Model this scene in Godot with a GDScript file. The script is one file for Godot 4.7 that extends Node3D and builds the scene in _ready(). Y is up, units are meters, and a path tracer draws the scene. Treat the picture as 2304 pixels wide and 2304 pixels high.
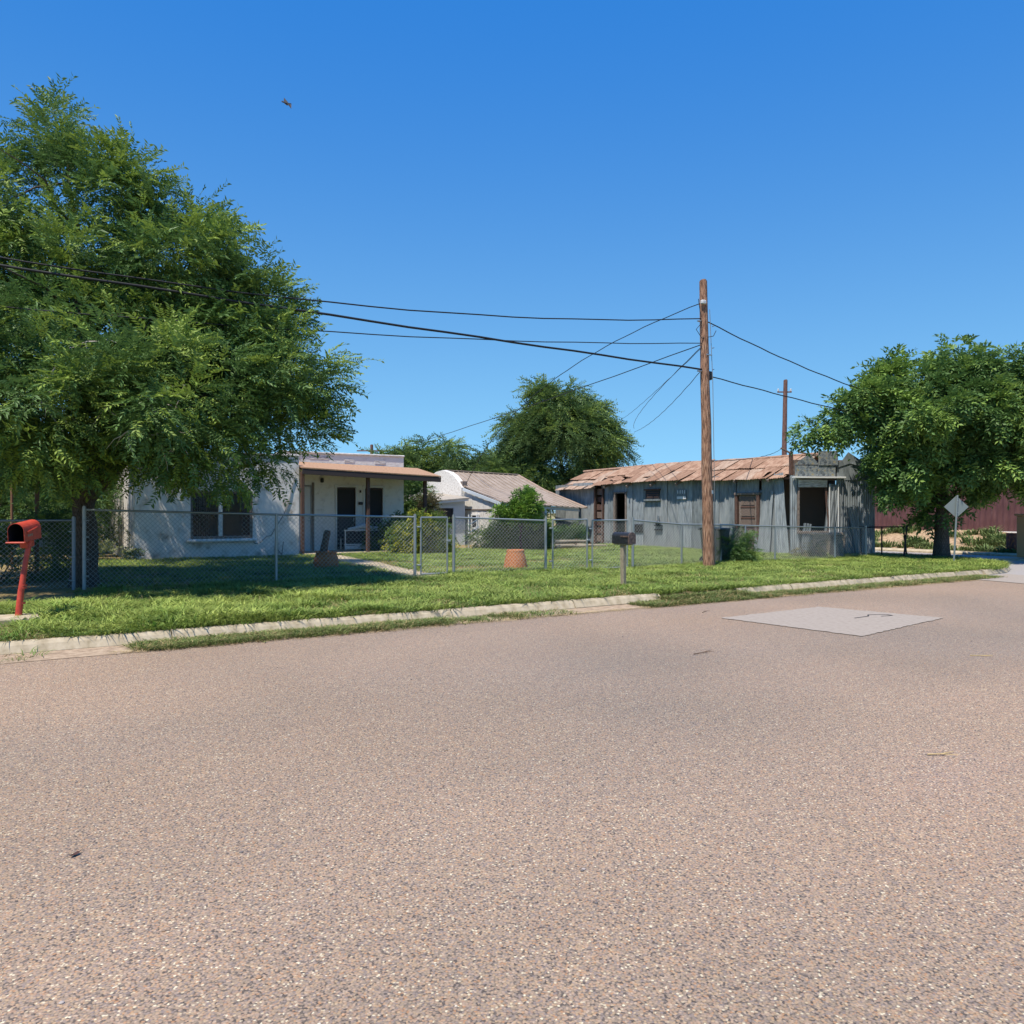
extends Node3D
# Street axes: +x runs along the kerb, -z runs from the road into the lots; p(x, y, n) is a point n metres into the lots.

class Shape:
	var v := PackedVector3Array()
	var nn := PackedVector3Array()
	var cc := PackedColorArray()
	var ix := PackedInt32Array()
	var col := Color.WHITE
	var tinted := false

	func vert(q: Vector3, n: Vector3) -> int:
		v.push_back(q); nn.push_back(n); cc.push_back(col)
		return v.size() - 1

	func face(i: int, j: int, k: int) -> void:   # counter-clockwise as seen from the front
		ix.push_back(i); ix.push_back(k); ix.push_back(j)

	func tri(a: Vector3, b: Vector3, c: Vector3) -> void:
		var n := (b - a).cross(c - a).normalized()
		var i := vert(a, n); vert(b, n); vert(c, n)
		face(i, i + 1, i + 2)

	func quad(a: Vector3, b: Vector3, c: Vector3, d: Vector3) -> void:
		var n := (c - a).cross(d - b).normalized()
		var i := vert(a, n); vert(b, n); vert(c, n); vert(d, n)
		face(i, i + 1, i + 2); face(i, i + 2, i + 3)

	func box(c: Vector3, s: Vector3, b := Basis(), ch := 0.0) -> void:   # ch chamfers the edges
		var h := s * 0.5
		var ax := [b.x, b.y, b.z]
		for k in 3:
			var u: Vector3 = ax[(k + 1) % 3]; var w: Vector3 = ax[(k + 2) % 3]; var m: Vector3 = ax[k]
			var hu: float = h[(k + 1) % 3] - ch; var hw: float = h[(k + 2) % 3] - ch; var hm: float = h[k]
			for sg in [1.0, -1.0]:
				var o: Vector3 = c + m * hm * sg
				if sg > 0: quad(o - u * hu - w * hw, o + u * hu - w * hw, o + u * hu + w * hw, o - u * hu + w * hw)
				else: quad(o - u * hu - w * hw, o - u * hu + w * hw, o + u * hu + w * hw, o + u * hu - w * hw)
			if ch > 0.0:   # the four edges along axis k
				for s1 in [1.0, -1.0]:
					for s2 in [1.0, -1.0]:
						var e1: Vector3 = c + u * h[(k + 1) % 3] * s1 + w * (h[(k + 2) % 3] - ch) * s2
						var e2: Vector3 = c + u * (h[(k + 1) % 3] - ch) * s1 + w * h[(k + 2) % 3] * s2
						var g: Vector3 = m * (hm - ch)
						if s1 * s2 > 0: quad(e1 - g, e2 - g, e2 + g, e1 + g)
						else: quad(e1 - g, e1 + g, e2 + g, e2 - g)
		if ch > 0.0:
			for sx in [1.0, -1.0]:
				for sy in [1.0, -1.0]:
					for sz in [1.0, -1.0]:
						var f := Vector3(sx, sy, sz)
						var q := func(d: Vector3) -> Vector3: return c + b * ((h - Vector3(ch, ch, ch) + d * ch) * f)
						if sx * sy * sz > 0: tri(q.call(Vector3.RIGHT), q.call(Vector3.UP), q.call(Vector3(0, 0, 1)))
						else: tri(q.call(Vector3.RIGHT), q.call(Vector3(0, 0, 1)), q.call(Vector3.UP))

	func beam(a: Vector3, e: Vector3, w: float, h: float, ch := 0.0) -> void:
		var d := (e - a).normalized()
		var up := Vector3.UP if absf(d.y) < 0.95 else Vector3.RIGHT
		var s := d.cross(up).normalized()
		box((a + e) * 0.5, Vector3((e - a).length(), h, w), Basis(d, s.cross(d), s), ch)

	func tube(pts: Array, radii: Array, sides := 8, caps := true, squash := 1.0) -> void:
		var first := v.size()
		var side := Vector3.ZERO
		for k in pts.size():
			var d: Vector3 = (pts[mini(k + 1, pts.size() - 1)] - pts[maxi(k - 1, 0)]).normalized()
			if side == Vector3.ZERO: side = d.cross(Vector3.UP if absf(d.y) < 0.9 else Vector3.RIGHT).normalized()
			side = (side - d * side.dot(d)).normalized()
			var up := side.cross(d)
			for j in sides:
				var t := TAU * j / sides
				var o := side * cos(t) + up * sin(t) * squash
				vert(pts[k] + o * radii[k], o.normalized())
		for k in pts.size() - 1:
			for j in sides:
				var a := first + k * sides + j; var b := first + k * sides + (j + 1) % sides
				face(a, a + sides, b + sides); face(a, b + sides, b)
		if caps:
			for e in 2:
				var k: int = 0 if e == 0 else pts.size() - 1
				var d: Vector3 = (pts[1] - pts[0] if e == 0 else pts[k - 1] - pts[k]).normalized() * -1.0
				var c := vert(pts[k], d)
				var f := v.size()
				for j in sides: vert(v[first + k * sides + j], d)
				for j in sides:
					if e == 0: face(c, f + j, f + (j + 1) % sides)
					else: face(c, f + (j + 1) % sides, f + j)

	func lathe(prof: Array, seg := 24, at := Vector3.ZERO) -> void:   # prof: Vector2(radius, height), from the bottom up on the outside
		var first := v.size()
		for k in prof.size():
			var d: Vector2 = prof[mini(k + 1, prof.size() - 1)] - prof[maxi(k - 1, 0)]
			var n := Vector2(d.y, -d.x).normalized()
			for j in seg:
				var t := TAU * j / seg
				vert(at + Vector3(cos(t) * prof[k].x, prof[k].y, -sin(t) * prof[k].x), Vector3(cos(t) * n.x, n.y, -sin(t) * n.x))
		for k in prof.size() - 1:
			for j in seg:
				var a := first + k * seg + j; var b := first + k * seg + (j + 1) % seg
				face(a, b, b + seg); face(a, b + seg, a + seg)

	func extrude(prof: Array, a: Vector3, e: Vector3, up := Vector3.UP) -> void:   # prof (x across to the right of travel, y up), counter-clockwise seen looking back along travel
		var d := (e - a).normalized()
		var s := d.cross(up).normalized()
		var u := s.cross(d)
		var f: Array[Vector3] = []; var g: Array[Vector3] = []
		for q in prof:
			f.append(a + s * q.x + u * q.y); g.append(e + s * q.x + u * q.y)
		for k in prof.size():
			var j: int = (k + 1) % prof.size()
			quad(f[k], g[k], g[j], f[j])
		for k in range(1, prof.size() - 1):
			tri(f[0], f[k], f[k + 1]); tri(g[0], g[k + 1], g[k])

	func mesh() -> ArrayMesh:
		var a := []
		a.resize(Mesh.ARRAY_MAX)
		a[Mesh.ARRAY_VERTEX] = v; a[Mesh.ARRAY_NORMAL] = nn; a[Mesh.ARRAY_INDEX] = ix
		if tinted: a[Mesh.ARRAY_COLOR] = cc
		var m := ArrayMesh.new()
		m.add_surface_from_arrays(Mesh.PRIMITIVE_TRIANGLES, a)
		return m

var taken := {}
var M := {}
var rng := RandomNumberGenerator.new()

func p(x: float, y: float, n: float) -> Vector3: return Vector3(x, y, -n)
func rf(a: float, b: float) -> float: return rng.randf_range(a, b)

func numbered(called: String) -> String:
	taken[called] = taken.get(called, -1) + 1
	return called if taken[called] == 0 else "%s_%03d" % [called, taken[called]]

func tag(o: Node, label: String, category := "", group := "", kind := "") -> void:
	if label: o.set_meta("label", label)
	if category: o.set_meta("category", category)
	if group: o.set_meta("group", group)
	if kind: o.set_meta("kind", kind)

func thing(called: String, label: String, category: String, at := Vector3.ZERO, turn := 0.0, group := "") -> Node3D:
	var o := Node3D.new()
	o.name = numbered(called)
	add_child(o)
	o.position = at; o.rotation_degrees.y = turn
	tag(o, label, category, group)
	return o

func put(called: String, m: Mesh, mat: Material, parent: Node, at := Transform3D()) -> MeshInstance3D:
	var o := MeshInstance3D.new()
	o.mesh = m; o.material_override = mat
	o.name = called if parent != self else numbered(called)
	parent.add_child(o, true)
	o.transform = at
	return o

func part(called: String, s: Shape, mat: Material, parent: Node, at := Transform3D()) -> MeshInstance3D:
	return put(called, s.mesh(), mat, parent, at)

func bx(called: String, c: Vector3, s: Vector3, mat: Material, parent: Node, ch := 0.006, b := Basis()) -> MeshInstance3D:
	var q := Shape.new()
	q.box(c, s, b, ch)
	return part(called, q, mat, parent)

func setting(called: String, s: Shape, mat: Material) -> MeshInstance3D:
	var o := part(called, s, mat, self)
	o.set_meta("kind", "structure")
	return o

# ---------------------------------------------------------------- materials
func ramp(stops: Array) -> Gradient:   # [offset, Color sRGB] ...
	var g := Gradient.new()
	var o := PackedFloat32Array(); var c := PackedColorArray()
	for s in stops:
		o.push_back(s[0]); c.push_back(s[1])
	g.offsets = o; g.colors = c
	return g

func grey(a: float) -> Color: return Color(a, a, a)
func hx(s: String) -> Color: return Color.html(s)

func tex(kind: int, freq: float, stops: Array, size := 512, oct := 4, sd := 1, ret := -1, tile := true) -> NoiseTexture2D:
	var f := FastNoiseLite.new()
	f.noise_type = kind; f.frequency = freq; f.seed = sd
	f.fractal_type = FastNoiseLite.FRACTAL_FBM if oct > 1 else FastNoiseLite.FRACTAL_NONE
	f.fractal_octaves = oct
	f.fractal_gain = 0.6
	if ret >= 0:
		f.cellular_return_type = ret; f.cellular_jitter = 1.0
	var t := NoiseTexture2D.new()
	t.width = size; t.height = size; t.noise = f; t.seamless = tile; t.normalize = true
	t.generate_mipmaps = false
	if stops: t.color_ramp = ramp(stops)
	return t

const FINE := FastNoiseLite.TYPE_SIMPLEX_SMOOTH

func mat(called: String, c: Color, rough := 0.8, metal := 0.0) -> StandardMaterial3D:
	var m := StandardMaterial3D.new()
	m.resource_name = called
	m.albedo_color = c; m.roughness = rough; m.metallic = metal
	M[called] = m
	return m

func tmat(called: String, t: Texture2D, scale: Vector3, rough := 0.85, bump: Texture2D = null, depth := 0.0, metal := 0.0, world := false) -> StandardMaterial3D:
	var m := mat(called, Color.WHITE, rough, metal)
	m.albedo_texture = t
	m.uv1_triplanar = true; m.uv1_world_triplanar = world; m.uv1_scale = scale
	m.uv1_triplanar_sharpness = 4.0
	if bump:
		m.heightmap_enabled = true; m.heightmap_texture = bump; m.heightmap_scale = depth
	return m

func make_materials() -> void:
	var CELL := FastNoiseLite.TYPE_CELLULAR
	# chip seal: rounded river chips, each with its own colour, dark binder between
	var chips := tex(CELL, 0.2, [[0.0, hx("544a47")], [0.1, hx("7a6c66")], [0.2, hx("9a8676")], [0.32, hx("857777")], [0.45, hx("a89080")], [0.56, hx("8f7d70")], [0.66, hx("b0957c")], [0.76, hx("9c7f70")], [0.85, hx("b59f90")], [0.93, hx("a97f62")], [0.97, hx("c3b29c")], [1.0, hx("ded2bd")]], 2048, 1, 5, FastNoiseLite.RETURN_CELL_VALUE, false)
	var gaps := tex(CELL, 0.2, [[0.0, grey(1.0)], [0.45, grey(0.98)], [0.75, grey(0.82)], [1.0, grey(0.55)]], 2048, 1, 5, FastNoiseLite.RETURN_DISTANCE, false)
	var road := tmat("chip_seal", chips, Vector3.ONE * 0.31, 0.8, gaps, 0.45, 0.0, true)
	road.vertex_color_use_as_albedo = true
	road.detail_enabled = true; road.detail_albedo = gaps; road.detail_blend_mode = BaseMaterial3D.BLEND_MODE_MUL
	var speck := tex(FINE, 0.03, [], 512, 5, 9)
	M["speck"] = speck
	var conc := tex(FINE, 0.02, [[0.0, hx("85785f")], [0.35, hx("a4977e")], [0.6, hx("b0a38b")], [1.0, hx("c0b49c")]], 512, 6, 21)
	tmat("concrete", conc, Vector3.ONE * 0.5, 0.9, speck, 0.15)
	var conc2 := tex(FINE, 0.025, [[0.0, hx("877d71")], [0.35, hx("958b80")], [0.65, hx("9a9085")], [1.0, hx("a3998d")]], 512, 6, 22)
	tmat("patch_concrete", conc2, Vector3.ONE * 0.83, 0.85, speck, 0.08, 0.0, true)
	tmat("old_concrete", tex(FINE, 0.02, [[0.0, hx("4e4640")], [0.4, hx("87796b")], [0.65, hx("a08f7d")], [1.0, hx("b7a997")]], 512, 6, 23), Vector3.ONE * 1.3, 0.95, speck, 0.8)
	tmat("dust", tex(FINE, 0.02, [[0.0, hx("7c6a58")], [0.5, hx("9d8973")], [1.0, hx("b3a18a")]], 512, 6, 31), Vector3.ONE * 0.7, 0.95, speck, 0.5, 0.0, true)
	tmat("soil", tex(FINE, 0.02, [[0.0, hx("66553a")], [0.35, hx("84724a")], [0.6, hx("8f7f52")], [1.0, hx("b09c70")]], 512, 6, 33), Vector3.ONE * 0.6, 0.95, speck, 1.0, 0.0, true)
	tmat("bank_dirt", tex(FINE, 0.02, [[0.0, hx("7a634c")], [0.5, hx("a38a6d")], [1.0, hx("b9a486")]], 512, 6, 35), Vector3.ONE * 0.5, 0.95, speck, 1.5, 0.0, true)
	tmat("cross_asphalt", tex(FINE, 0.05, [[0.0, hx("7d7a7a")], [0.5, hx("979391")], [1.0, hx("aaa39e")]], 512, 5, 37), Vector3.ONE * 0.8, 0.85, speck, 0.4, 0.0, true)
	tmat("far_ground", tex(FINE, 0.02, [[0.0, hx("6b6340")], [0.5, hx("8d8458")], [1.0, hx("a5986c")]], 512, 5, 38), Vector3.ONE * 0.05, 0.95, null, 0.0, 0.0, true)
	tmat("stucco", tex(FINE, 0.012, [[0.0, hx("b9b4ad")], [0.2, hx("d5d2cd")], [0.4, hx("dedcd8")], [0.7, hx("e1dfdb")], [1.0, hx("d8d4cd")]], 512, 6, 41), Vector3.ONE * 0.45, 0.9, speck, 0.5)
	tmat("stained_stucco", tex(FINE, 0.015, [[0.0, hx("8c8377")], [0.14, hx("b3aba0")], [0.3, hx("d0ccc6")], [0.5, hx("dbd9d5")], [1.0, hx("dedcd8")]], 512, 6, 42), Vector3.ONE * 0.2, 0.9, speck, 0.7)
	tmat("peeling_paint", tex(FINE, 0.02, [[0.0, hx("6e6259")], [0.25, hx("958a80")], [0.36, hx("c9c4bd")], [0.7, hx("dedad4")], [1.0, hx("cfc9c0")]], 512, 6, 43), Vector3(1.6, 0.35, 1.6), 0.9, speck, 0.5)
	tmat("parapet_paint", tex(FINE, 0.02, [[0.0, hx("8f8a86")], [0.4, hx("b9b6b4")], [0.6, hx("d2d0cd")], [1.0, hx("e2e0dc")]], 512, 6, 44), Vector3(0.3, 2.0, 0.3), 0.9, speck, 0.6)
	tmat("galvanized", tex(FINE, 0.01, [[0.0, hx("666c6e")], [0.35, hx("80878a")], [0.6, hx("8c9396")], [0.85, hx("979d9f")], [1.0, hx("978d84")]], 512, 6, 51), Vector3(1.0, 0.2, 1.0), 0.6, speck, 0.1, 0.1)
	tmat("dull_galvanized", tex(FINE, 0.012, [[0.0, hx("555b5e")], [0.4, hx("70787b")], [0.7, hx("7e8689")], [1.0, hx("8b9294")]], 512, 6, 52), Vector3(0.9, 0.25, 0.9), 0.62, speck, 0.1, 0.1)
	tmat("streaked_galvanized", tex(FINE, 0.015, [[0.0, hx("6b5f57")], [0.2, hx("7b8388")], [0.5, hx("8c959a")], [0.8, hx("a1a9ad")], [1.0, hx("b1b8ba")]], 512, 6, 53), Vector3(1.4, 0.2, 1.4), 0.58, speck, 0.1, 0.1)
	tmat("rusty_roof", tex(FINE, 0.012, [[0.0, hx("6b4e3d")], [0.3, hx("8b6d5a")], [0.55, hx("9c7e6a")], [0.8, hx("a68d79")], [1.0, hx("ad9c8b")]], 512, 6, 54), Vector3(0.9, 0.35, 0.9), 0.85, speck, 0.1)
	tmat("redder_roof", tex(FINE, 0.012, [[0.0, hx("5f4434")], [0.4, hx("826552")], [0.7, hx("927562")], [1.0, hx("a38874")]], 512, 6, 55), Vector3(1.0, 0.3, 1.0), 0.85, speck, 0.1)
	tmat("pale_roof", tex(FINE, 0.012, [[0.0, hx("786150")], [0.4, hx("978170")], [0.7, hx("a69180")], [1.0, hx("b1a292")]], 512, 6, 56), Vector3(0.9, 0.35, 0.9), 0.8, speck, 0.1)
	tmat("sign_tin", tex(FINE, 0.014, [[0.0, hx("363a40")], [0.3, hx("5b636a")], [0.5, hx("808a90")], [0.68, hx("8e9494")], [0.8, hx("9a8a62")], [1.0, hx("8c9599")]], 512, 6, 57), Vector3.ONE * 0.9, 0.65, speck, 0.4, 0.2)
	tmat("brown_roof", tex(FINE, 0.01, [[0.0, hx("857769")], [0.5, hx("96887a")], [1.0, hx("a3968a")]], 512, 5, 58), Vector3.ONE * 0.3, 0.7)
	tmat("porch_roofing", tex(FINE, 0.03, [[0.0, hx("8d6c52")], [0.5, hx("a28065")], [1.0, hx("ae9176")]], 512, 5, 59), Vector3.ONE * 0.6, 0.95, speck, 0.4)
	tmat("grey_roofing", tex(FINE, 0.02, [[0.0, hx("857f76")], [0.5, hx("9f978b")], [1.0, hx("b0a89a")]], 512, 5, 60), Vector3.ONE * 0.6, 0.9)
	tmat("pole_wood", tex(FINE, 0.02, [[0.0, hx("3a2821")], [0.32, hx("674a3a")], [0.48, hx("96705a")], [0.62, hx("a98369")], [0.8, hx("b9977f")], [1.0, hx("cbb29d")]], 512, 5, 61), Vector3(3.2, 0.28, 3.2), 0.9, tex(FINE, 0.02, [], 512, 5, 61), 1.6)
	tmat("far_pole_wood", tex(FINE, 0.02, [[0.0, hx("45302c")], [0.5, hx("6d5048")], [1.0, hx("8a6b60")]], 256, 4, 62), Vector3(3.0, 0.4, 3.0), 0.9)
	tmat("grey_wood", tex(FINE, 0.02, [[0.0, hx("3d3531")], [0.35, hx("6a5f58")], [0.6, hx("83776f")], [1.0, hx("a0958c")]], 512, 5, 63), Vector3(6.0, 0.6, 6.0), 0.9, speck, 0.6)
	tmat("grey_wood_flat", tex(FINE, 0.02, [[0.0, hx("3d332f")], [0.35, hx("63554d")], [0.6, hx("7c6c63")], [1.0, hx("998b81")]], 512, 5, 64), Vector3(0.6, 6.0, 6.0), 0.9, speck, 0.6)
	tmat("brown_wood", tex(FINE, 0.02, [[0.0, hx("352723")], [0.4, hx("503b33")], [0.7, hx("664c42")], [1.0, hx("7d6457")]], 512, 5, 65), Vector3(6.0, 0.6, 6.0), 0.9, speck, 0.5)
	tmat("post_wood", tex(FINE, 0.02, [[0.0, hx("6d6455")], [0.4, hx("8d836f")], [0.7, hx("a59a84")], [1.0, hx("b9ae99")]], 512, 5, 66), Vector3(8.0, 0.7, 8.0), 0.9, speck, 0.5)
	tmat("bark", tex(FINE, 0.025, [[0.0, hx("2e2924")], [0.4, hx("544b43")], [0.7, hx("6d635a")], [1.0, hx("887e74")]], 512, 5, 67), Vector3(3.0, 0.8, 3.0), 0.95, tex(FINE, 0.03, [], 512, 5, 68), 3.0)
	tmat("pale_twig", tex(FINE, 0.03, [[0.0, hx("8a8273")], [0.5, hx("aaa294")], [1.0, hx("c2bbae")]], 256, 3, 69), Vector3.ONE * 2.0, 0.9)
	tmat("terracotta", tex(FINE, 0.02, [[0.0, hx("7b4a33")], [0.3, hx("a3643f")], [0.6, hx("b37549")], [1.0, hx("bf8d6c")]], 512, 5, 71), Vector3.ONE * 1.2, 0.9, speck, 0.4)
	tmat("stump_wood", tex(FINE, 0.02, [[0.0, hx("44362a")], [0.5, hx("655040")], [1.0, hx("7d6957")]], 512, 5, 73), Vector3(4.0, 0.7, 4.0), 0.95, speck, 1.0)
	tmat("red_paint", tex(FINE, 0.02, [[0.0, hx("8f3022")], [0.35, hx("b53e2c")], [0.7, hx("bd4431")], [1.0, hx("c75a45")]], 256, 4, 74), Vector3.ONE * 1.5, 0.5)
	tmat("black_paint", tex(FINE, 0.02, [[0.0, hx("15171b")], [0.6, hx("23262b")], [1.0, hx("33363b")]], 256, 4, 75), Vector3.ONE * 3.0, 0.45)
	tmat("faded_brown", tex(FINE, 0.02, [[0.0, hx("2c2523")], [0.5, hx("584842")], [1.0, hx("7b675c")]], 256, 4, 76), Vector3.ONE * 3.0, 0.6)
	tmat("maroon_metal", tex(FINE, 0.01, [[0.0, hx("4d3031")], [0.5, hx("5b3b3c")], [0.9, hx("664647")], [1.0, hx("806866")]], 512, 5, 77), Vector3(0.8, 0.25, 0.8), 0.6)
	tmat("rust_barrel", tex(FINE, 0.02, [[0.0, hx("4b3337")], [0.5, hx("6f4740")], [0.8, hx("a0683c")], [1.0, hx("b88350")]], 256, 5, 78), Vector3(1.5, 0.7, 1.5), 0.85)
	tmat("grey_paint", tex(FINE, 0.02, [[0.0, hx("4d5256")], [0.5, hx("646a6e")], [1.0, hx("7b8184")]], 256, 4, 79), Vector3(4, 0.6, 4), 0.7)
	tmat("whitewash", tex(FINE, 0.02, [[0.0, hx("9a9188")], [0.25, hx("c9c4bc")], [0.5, hx("dcd9d3")], [1.0, hx("e6e4df")]], 512, 6, 45), Vector3.ONE * 0.8, 0.9, speck, 0.8)
	tmat("whitewash_boards", tex(FINE, 0.02, [[0.0, hx("8d867f")], [0.3, hx("c4c0ba")], [0.6, hx("d9d7d2")], [1.0, hx("e2e0dc")]], 512, 5, 46), Vector3(2.0, 0.4, 2.0), 0.9)
	mat("fence_pipe", hx("9aa0a1"), 0.45, 0.55)
	mat("fence_wire", hx("a2a7a6"), 0.5, 0.4)
	mat("blue_pipe", hx("7d8791"), 0.45, 0.5)
	mat("rusty_pipe", hx("7a5a45"), 0.8)
	mat("dark_pipe", hx("2b2626"), 0.7)
	mat("cable", hx("15161a"), 0.6)
	mat("pale_cable", hx("7d7f80"), 0.6)
	mat("steel", hx("b3b8bb"), 0.35, 0.8)
	mat("porcelain", hx("c6c9cb"), 0.3)
	mat("dark_brown_paint", hx("3a302f"), 0.7)
	mat("door_white", hx("c8cacb"), 0.6)
	mat("screen_black", hx("26272c"), 0.75)
	mat("bare_board", hx("6b5c50"), 0.95)
	mat("curtain", hx("5c4d47"), 0.95)
	mat("white_paint", hx("d2d3d2"), 0.6)
	mat("bluish_paint", hx("b9c3cc"), 0.8)
	mat("bin_green", hx("27332f"), 0.55)
	mat("sign_back", hx("7b8586"), 0.55, 0.3)
	mat("tar", hx("3a3836"), 0.7)
	mat("bird_dark", hx("3d3a3c"), 0.8)
	mat("bird_pale", hx("8b827d"), 0.8)
	mat("leaf_dry", hx("4b3128"), 0.85)
	mat("straw", hx("b49f73"), 0.9)
	mat("foam", hx("d8d6d0"), 0.9)
	mat("tan_box", hx("ad8f68"), 0.85)
	var glass := mat("glass", Color(0.1, 0.11, 0.12, 0.15), 0.05)
	glass.metallic_specular = 0.2
	glass.transparency = BaseMaterial3D.TRANSPARENCY_ALPHA
	for k in ["leaf", "grass", "dry_grass"]:
		var m := mat(k, Color.WHITE, 0.5)
		m.vertex_color_use_as_albedo = true
		m.cull_mode = BaseMaterial3D.CULL_DISABLED
		m.metallic_specular = 0.35
		m.backlight_enabled = true
		m.backlight = grey(0.72)
	M["grass"].roughness = 0.6; M["dry_grass"].roughness = 0.8; M["dry_grass"].backlight = grey(0.5)

# ---------------------------------------------------------------- ground
const KERB_N := 9.92
const ARC_C := Vector2(19.6, 15.0)   # centre of the kerb's corner, x and n
const ARC_R := 5.08

func in_yard(x: float, n: float) -> bool:
	if n < KERB_N + 0.21 or x > 24.6: return false
	if x > ARC_C.x and n < ARC_C.y: return Vector2(x, n).distance_to(ARC_C) < ARC_R - 0.14
	return true

func sheet(x0: float, x1: float, n0: float, n1: float, y: float) -> Shape:
	var s := Shape.new()
	s.quad(p(x0, y, n0), p(x1, y, n0), p(x1, y, n1), p(x0, y, n1))
	return s

func build_ground() -> void:
	setting("ground", sheet(-600, 600, -600, 700, -0.04), M.far_ground)
	# road, with broad patches of greyer and redder chips
	var broad := FastNoiseLite.new()
	broad.seed = 4; broad.frequency = 0.12; broad.fractal_octaves = 4
	var s := Shape.new()
	s.tinted = true
	var xs := []; var ns := []
	for k in 161: xs.append(-30.0 + k * 0.5)
	for k in 55: ns.append(-17.5 + k * 0.5)
	ns[-1] = 9.46
	for i in xs.size():
		for j in ns.size():
			var g := broad.get_noise_2d(xs[i], ns[j] * 1.4)
			var h := broad.get_noise_2d(xs[i] * 2.7 + 90, ns[j] * 2.7)
			s.col = Color(0.875 + 0.22 * g + 0.12 * h, 0.905 + 0.16 * g + 0.12 * h, 0.835 + 0.08 * g + 0.12 * h)
			s.vert(p(xs[i], 0.0, ns[j]), Vector3.UP)
	for i in xs.size() - 1:
		for j in ns.size() - 1:
			var a: int = i * ns.size() + j
			s.face(a, a + ns.size(), a + ns.size() + 1); s.face(a, a + ns.size() + 1, a + 1)
	setting("road", s, M.chip_seal)
	# yard
	var poly := PackedVector2Array([Vector2(-60, 10.06), Vector2(ARC_C.x, 10.06)])
	for k in range(1, 13):
		var t := PI * 0.5 * k / 12.0
		poly.push_back(ARC_C + Vector2(sin(t), -cos(t)) * (ARC_R - 0.14))
	poly.push_back(Vector2(24.54, 90)); poly.push_back(Vector2(-60, 90))
	s = Shape.new()
	var t3 := Geometry2D.triangulate_polygon(poly)
	for k in range(0, t3.size(), 3):
		var a := poly[t3[k]]; var b := poly[t3[k + 1]]; var c := poly[t3[k + 2]]
		if (b - a).cross(c - a) < 0:
			var z := b
			b = c; c = z
		s.tri(p(a.x, 0.11, a.y), p(b.x, 0.11, b.y), p(c.x, 0.11, c.y))
	for k in poly.size() - 3:
		s.quad(p(poly[k].x, -0.03, poly[k].y), p(poly[k + 1].x, -0.03, poly[k + 1].y), p(poly[k + 1].x, 0.11, poly[k + 1].y), p(poly[k].x, 0.11, poly[k].y))
	setting("yard", s, M.soil)
	# dusty gutter and the dip where the kerb is broken away
	s = Shape.new()
	s.quad(p(-30, 0.004, 9.3), p(1.3, 0.004, 9.36), p(1.3, 0.006, 9.95), p(-30, 0.006, 9.95))
	s.quad(p(1.3, 0.004, 9.44), p(19.4, 0.004, 9.44), p(19.4, 0.006, 9.95), p(1.3, 0.006, 9.95))
	setting("gutter", s, M.dust)
	s = Shape.new()
	s.quad(p(9.25, 0.01, 9.5), p(11.25, 0.01, 9.5), p(11.25, 0.118, 10.3), p(9.25, 0.118, 10.3))
	setting("driveway_dip", s, M.soil)
	# side street beyond the corner
	s = Shape.new()
	s.quad(p(17.7, 0.003, 9.46), p(60, 0.003, 9.46), p(60, 0.003, 12.0), p(17.7, 0.003, 12.0))
	s.quad(p(19, 0.003, 12.0), p(28.5, 0.003, 12.0), p(28.5, 0.003, 90), p(19, 0.003, 90))
	setting("side_street", s, M.cross_asphalt)
	# concrete pan across the mouth of the side street
	s = Shape.new()
	s.quad(p(17.05, 0.009, 3.5), p(20.4, 0.009, 3.5), p(20.4, 0.009, 9.86), p(18.25, 0.009, 9.8))
	setting("concrete_pan", s, M.patch_concrete)
	var rag := Shape.new()
	rng.seed = 15
	var cn := [Vector2(8.55, 7.95), Vector2(10.88, 8.05), Vector2(11.2, 6.25), Vector2(8.72, 5.86)]
	var ring: Array[Vector2] = []
	for k in 4:
		for j in 40: ring.append(cn[k].lerp(cn[(k + 1) % 4], j / 40.0) + Vector2(rf(-0.02, 0.02), rf(-0.02, 0.02)))
	for k in ring.size():
		var a: Vector2 = ring[k]; var b: Vector2 = ring[(k + 1) % ring.size()]
		rag.tri(p(9.85, 0.008, 7.0), p(b.x, 0.008, b.y), p(a.x, 0.008, a.y))
	var pad := setting("concrete_patch", rag, M.patch_concrete)
	s = Shape.new()
	var line := [Vector2(10.1, 6.9), Vector2(10.45, 6.92), Vector2(10.6, 7.02), Vector2(10.85, 6.9), Vector2(10.82, 6.78), Vector2(10.6, 6.82)]
	for k in line.size() - 1:
		var a: Vector2 = line[k]; var b: Vector2 = line[k + 1]
		var o := (b - a).normalized().orthogonal() * 0.012
		s.quad(p(a.x + o.x, 0.012, a.y + o.y), p(a.x - o.x, 0.012, a.y - o.y), p(b.x - o.x, 0.012, b.y - o.y), p(b.x + o.x, 0.012, b.y + o.y))
	part("tar_line", s, M.tar, pad)
	# walk from the gate to the porch
	var walk := Node3D.new()
	walk.name = "path"; add_child(walk); walk.set_meta("kind", "structure")
	var at := Vector2(7.6, 15.35)
	rng.seed = 5
	while at.y < 24.7:
		var w := 0.42; var l := rf(0.85, 1.15)
		var nx := lerpf(7.6, 8.75, (at.y + l - 15.3) / 9.5)
		part("slab", slab([at + Vector2(-w, 0), at + Vector2(w, rf(-0.02, 0.02)), Vector2(nx + w, at.y + l - 0.03), Vector2(nx - w, at.y + l - 0.03)], 0.135 + rf(-0.008, 0.008), 0.06), M.concrete, walk)
		at = Vector2(nx, at.y + l)
	# far side of the side street: kerb, bank of dirt
	s = Shape.new()
	s.extrude([Vector2(0, -0.03), Vector2(0.5, -0.03), Vector2(0.5, 0.11), Vector2(0.06, 0.11), Vector2(0, 0.06)], p(28.5, 0, 12.2), p(28.5, 0, 80))
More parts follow.
